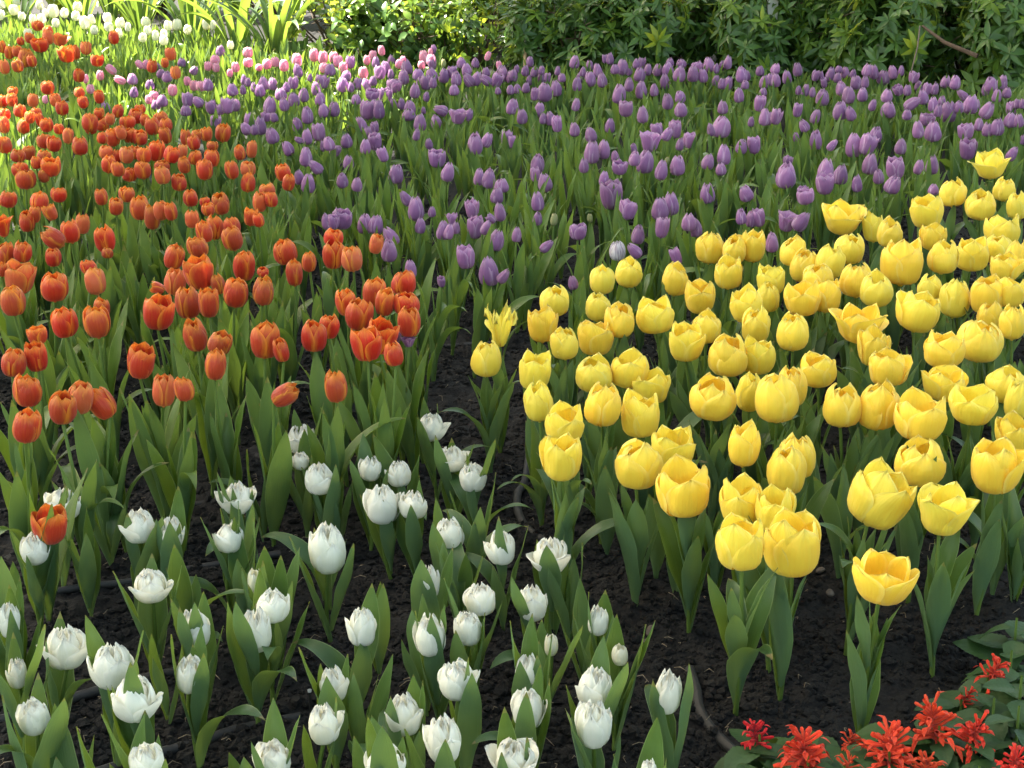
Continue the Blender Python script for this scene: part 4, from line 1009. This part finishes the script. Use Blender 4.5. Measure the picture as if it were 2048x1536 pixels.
for i, (X, yd, n, ll, l) in enumerate([
        (590, 9.9, 18, .75, 'dark strap-leaved lily clump beside the sunlit broad-leaved shrub'), (520, 10.3, 16, .80, 'strap-leaved lily clump just left of the darkest clump'),
        (440, 10.9, 16, .80, 'strap-leaved lily clump behind the last pair of cream tulips'), (350, 11.4, 16, .85, 'sunlit strap-leaved lily clump behind the middle cream tulips'),
        (240, 11.8, 16, .80, 'sunlit strap-leaved lily clump behind the cream tulip rows'), (130, 12.2, 14, .80, 'sunlit strap-leaved lily clump near the top left corner'),
        (20, 12.0, 14, .80, 'strap-leaved lily clump cut by the left edge'), (470, 12.3, 16, .9, 'strap-leaved lily clump in the farthest row, above the lilac tulips'),
        (300, 13.0, 16, .9, 'strap-leaved lily clump in the farthest row, above the cream tulips'), (620, 11.3, 16, .9, 'tall strap-leaved lily clump behind the darkest clump'),
        (120, 13.4, 16, .9, 'strap-leaved lily clump in the farthest row at the left corner'), (60, 11.3, 10, .5, 'low strap-leaved clump among the cream tulips at the left edge')]):
    x = (X - 1024) / F_PX * (yd / CP * 1.02)
    strap_clump(x, yd, n, ll, l, i)

# farther hedge closing the view
for i in range(9):
    x = -4.6 + i * 1.25; y = 14.2 + .5 * math.sin(i * 2.1)
    where = ['left end', 'second from the left end', 'third from the left end', 'left of centre', 'centre', 'right of centre', 'third from the right end', 'second from the right end', 'right end'][i]
    shrub('hedge_bush', (CR_L if i < 6 else CR_W)[i % 2], x, y, 1.9, 1.9, i * 1.1, f'large bush of the far background hedge, {where} of its row', 'far hedge bushes', i)

# wooden stake, pale post, slatted fence
p = at(1048, 125, .1)[0]
st = empty('wooden_stake', (p.x, 9.2, 0)); tag(st, 'thin pale wooden stake standing upright between the shrubs', 'stake')
V, Fc, U = tube([(0, 0, -.05), (.002, 0, .2), (.0, 0, .38)], [.011, .011, .010], 6)
obj('pole', mesh_from('pole', V, Fc, M['stake_wood'], U), st)
V, Fc, U = tube([(0, 0, .38), (0, 0, .40)], [.012, .002], 6)
obj('tip', mesh_from('tip', V, Fc, M['stake_wood'], U), st)


def box(x0, x1, y0, y1, z0, z1, bev=0.0):
    V = np.array([(x, y, z) for x in (x0, x1) for y in (y0, y1) for z in (z0, z1)], float)
    Fc = np.array([(0, 1, 3, 2), (4, 6, 7, 5), (0, 4, 5, 1), (2, 3, 7, 6), (0, 2, 6, 4), (1, 5, 7, 3)])
    return V, Fc
po = empty('pale_post', ((1516 - 1024) / F_PX * 9.25, 8.98, 0)); tag(po, 'pale painted square post rising between two dark shrubs', 'post')
V, Fc = box(-.028, .028, -.028, .028, -.05, 1.9); obj('pole', mesh_from('pole', V, Fc, M['paint'], smooth=False), po)
V, Fc = box(-.036, .036, -.036, .036, 1.9, 1.93); obj('cap', mesh_from('cap', V, Fc, M['paint'], smooth=False), po)
V, Fc = box(-.06, .06, -.06, .06, -.02, .02); obj('foot', mesh_from('foot', V, Fc, M['paint'], smooth=False), po)
fx = (995 - 1024) / F_PX * 12.6
fe = empty('slatted_fence', (fx, 12.2, 0)); tag(fe, 'dark fence of upright slats glimpsed between the sunlit shrubs', 'fence')
for k in range(22):
    V, Fc = box(-.7 + k * .066, -.7 + k * .066 + .045, -.01, .01, .05, 1.5); obj('slat', mesh_from('slat', V, Fc, M['slat'], smooth=False), fe)
for z in (.25, 1.3):
    V, Fc = box(-.75, .80, .013, .045, z, z + .06); obj('rail', mesh_from('rail', V, Fc, M['slat'], smooth=False), fe)

# unseen tree added out of view, its crown shaped to cast the beds' shade
r = np.random.default_rng(3)
A = Acc()
S3 = np.array(SUN_DIR)
cnt = 0
def shaded(x, y):
    d = -.85 * (x + .85) + .53 * (y - 6.8) + .9 * (vnoise(np.array([x * 1.2]), np.array([y * 1.2]), 9)[0] - .5)
    return d < 0 or x > .15 + .8 * (vnoise(np.array([x * 1.5 + 9]), np.array([y * 1.5]), 5)[0] - .5)
while cnt < 2600:
    x, y = r.uniform(-4.2, 6.2), r.uniform(-.8, 14.5)
    if not shaded(x, y): continue
    # keep the crown one rounded mass
    if ((x - 1.2) / 5.4) ** 2 + ((y - 6.5) / 8.5) ** 2 > 1.05: continue
    cnt += 1
    c0 = np.array([x, y, .3]) + S3 * r.uniform(17.5, 22.5)
    for j in range(9):
        Lr = r.uniform(.28, .5)
        V, Fc, U = blade(Lr, Lr * .6, .3, n=4, nv=3)
        A.add(place(V, r.uniform(0, 6.28), r.uniform(-1.2, 1.2), r.uniform(-1, 1), Vector(c0 + r.normal(size=3) * .22)), Fc, U, r.random())
cc = Vector((1.2, 6.5, .3)) + SUN_DIR * 20
tr = empty('added_shade_tree', (cc.x, cc.y, 0)); tag(tr, 'unseen tree added out of view, its crown shaped to shade the beds', 'tree')
obj('crown', A.mesh('added_tree_crown', M['shrub']), tr, (-cc.x, -cc.y, 0))
V, Fc, U = tube([(0, 0, -.2), (.1, 0, 4), (-.1, .1, 9), (0, 0, cc.z)], [.32, .25, .18, .08], 14)
obj('trunk', mesh_from('trunk', V, Fc, M['bark'], U), tr)
for k in range(7):
    a = k * .9; e = Vector((math.cos(a) * 3.5, math.sin(a) * 5, cc.z + r.uniform(-2, 3) - math.sin(a) * 0 ))
    V, Fc, U = tube([(0, 0, 7 + k * .6), tuple(e * .5 + Vector((0, 0, 4.5))), tuple(e)], [.12, .08, .03], 8)
    obj('limb', mesh_from('limb', V, Fc, M['bark'], U), tr)
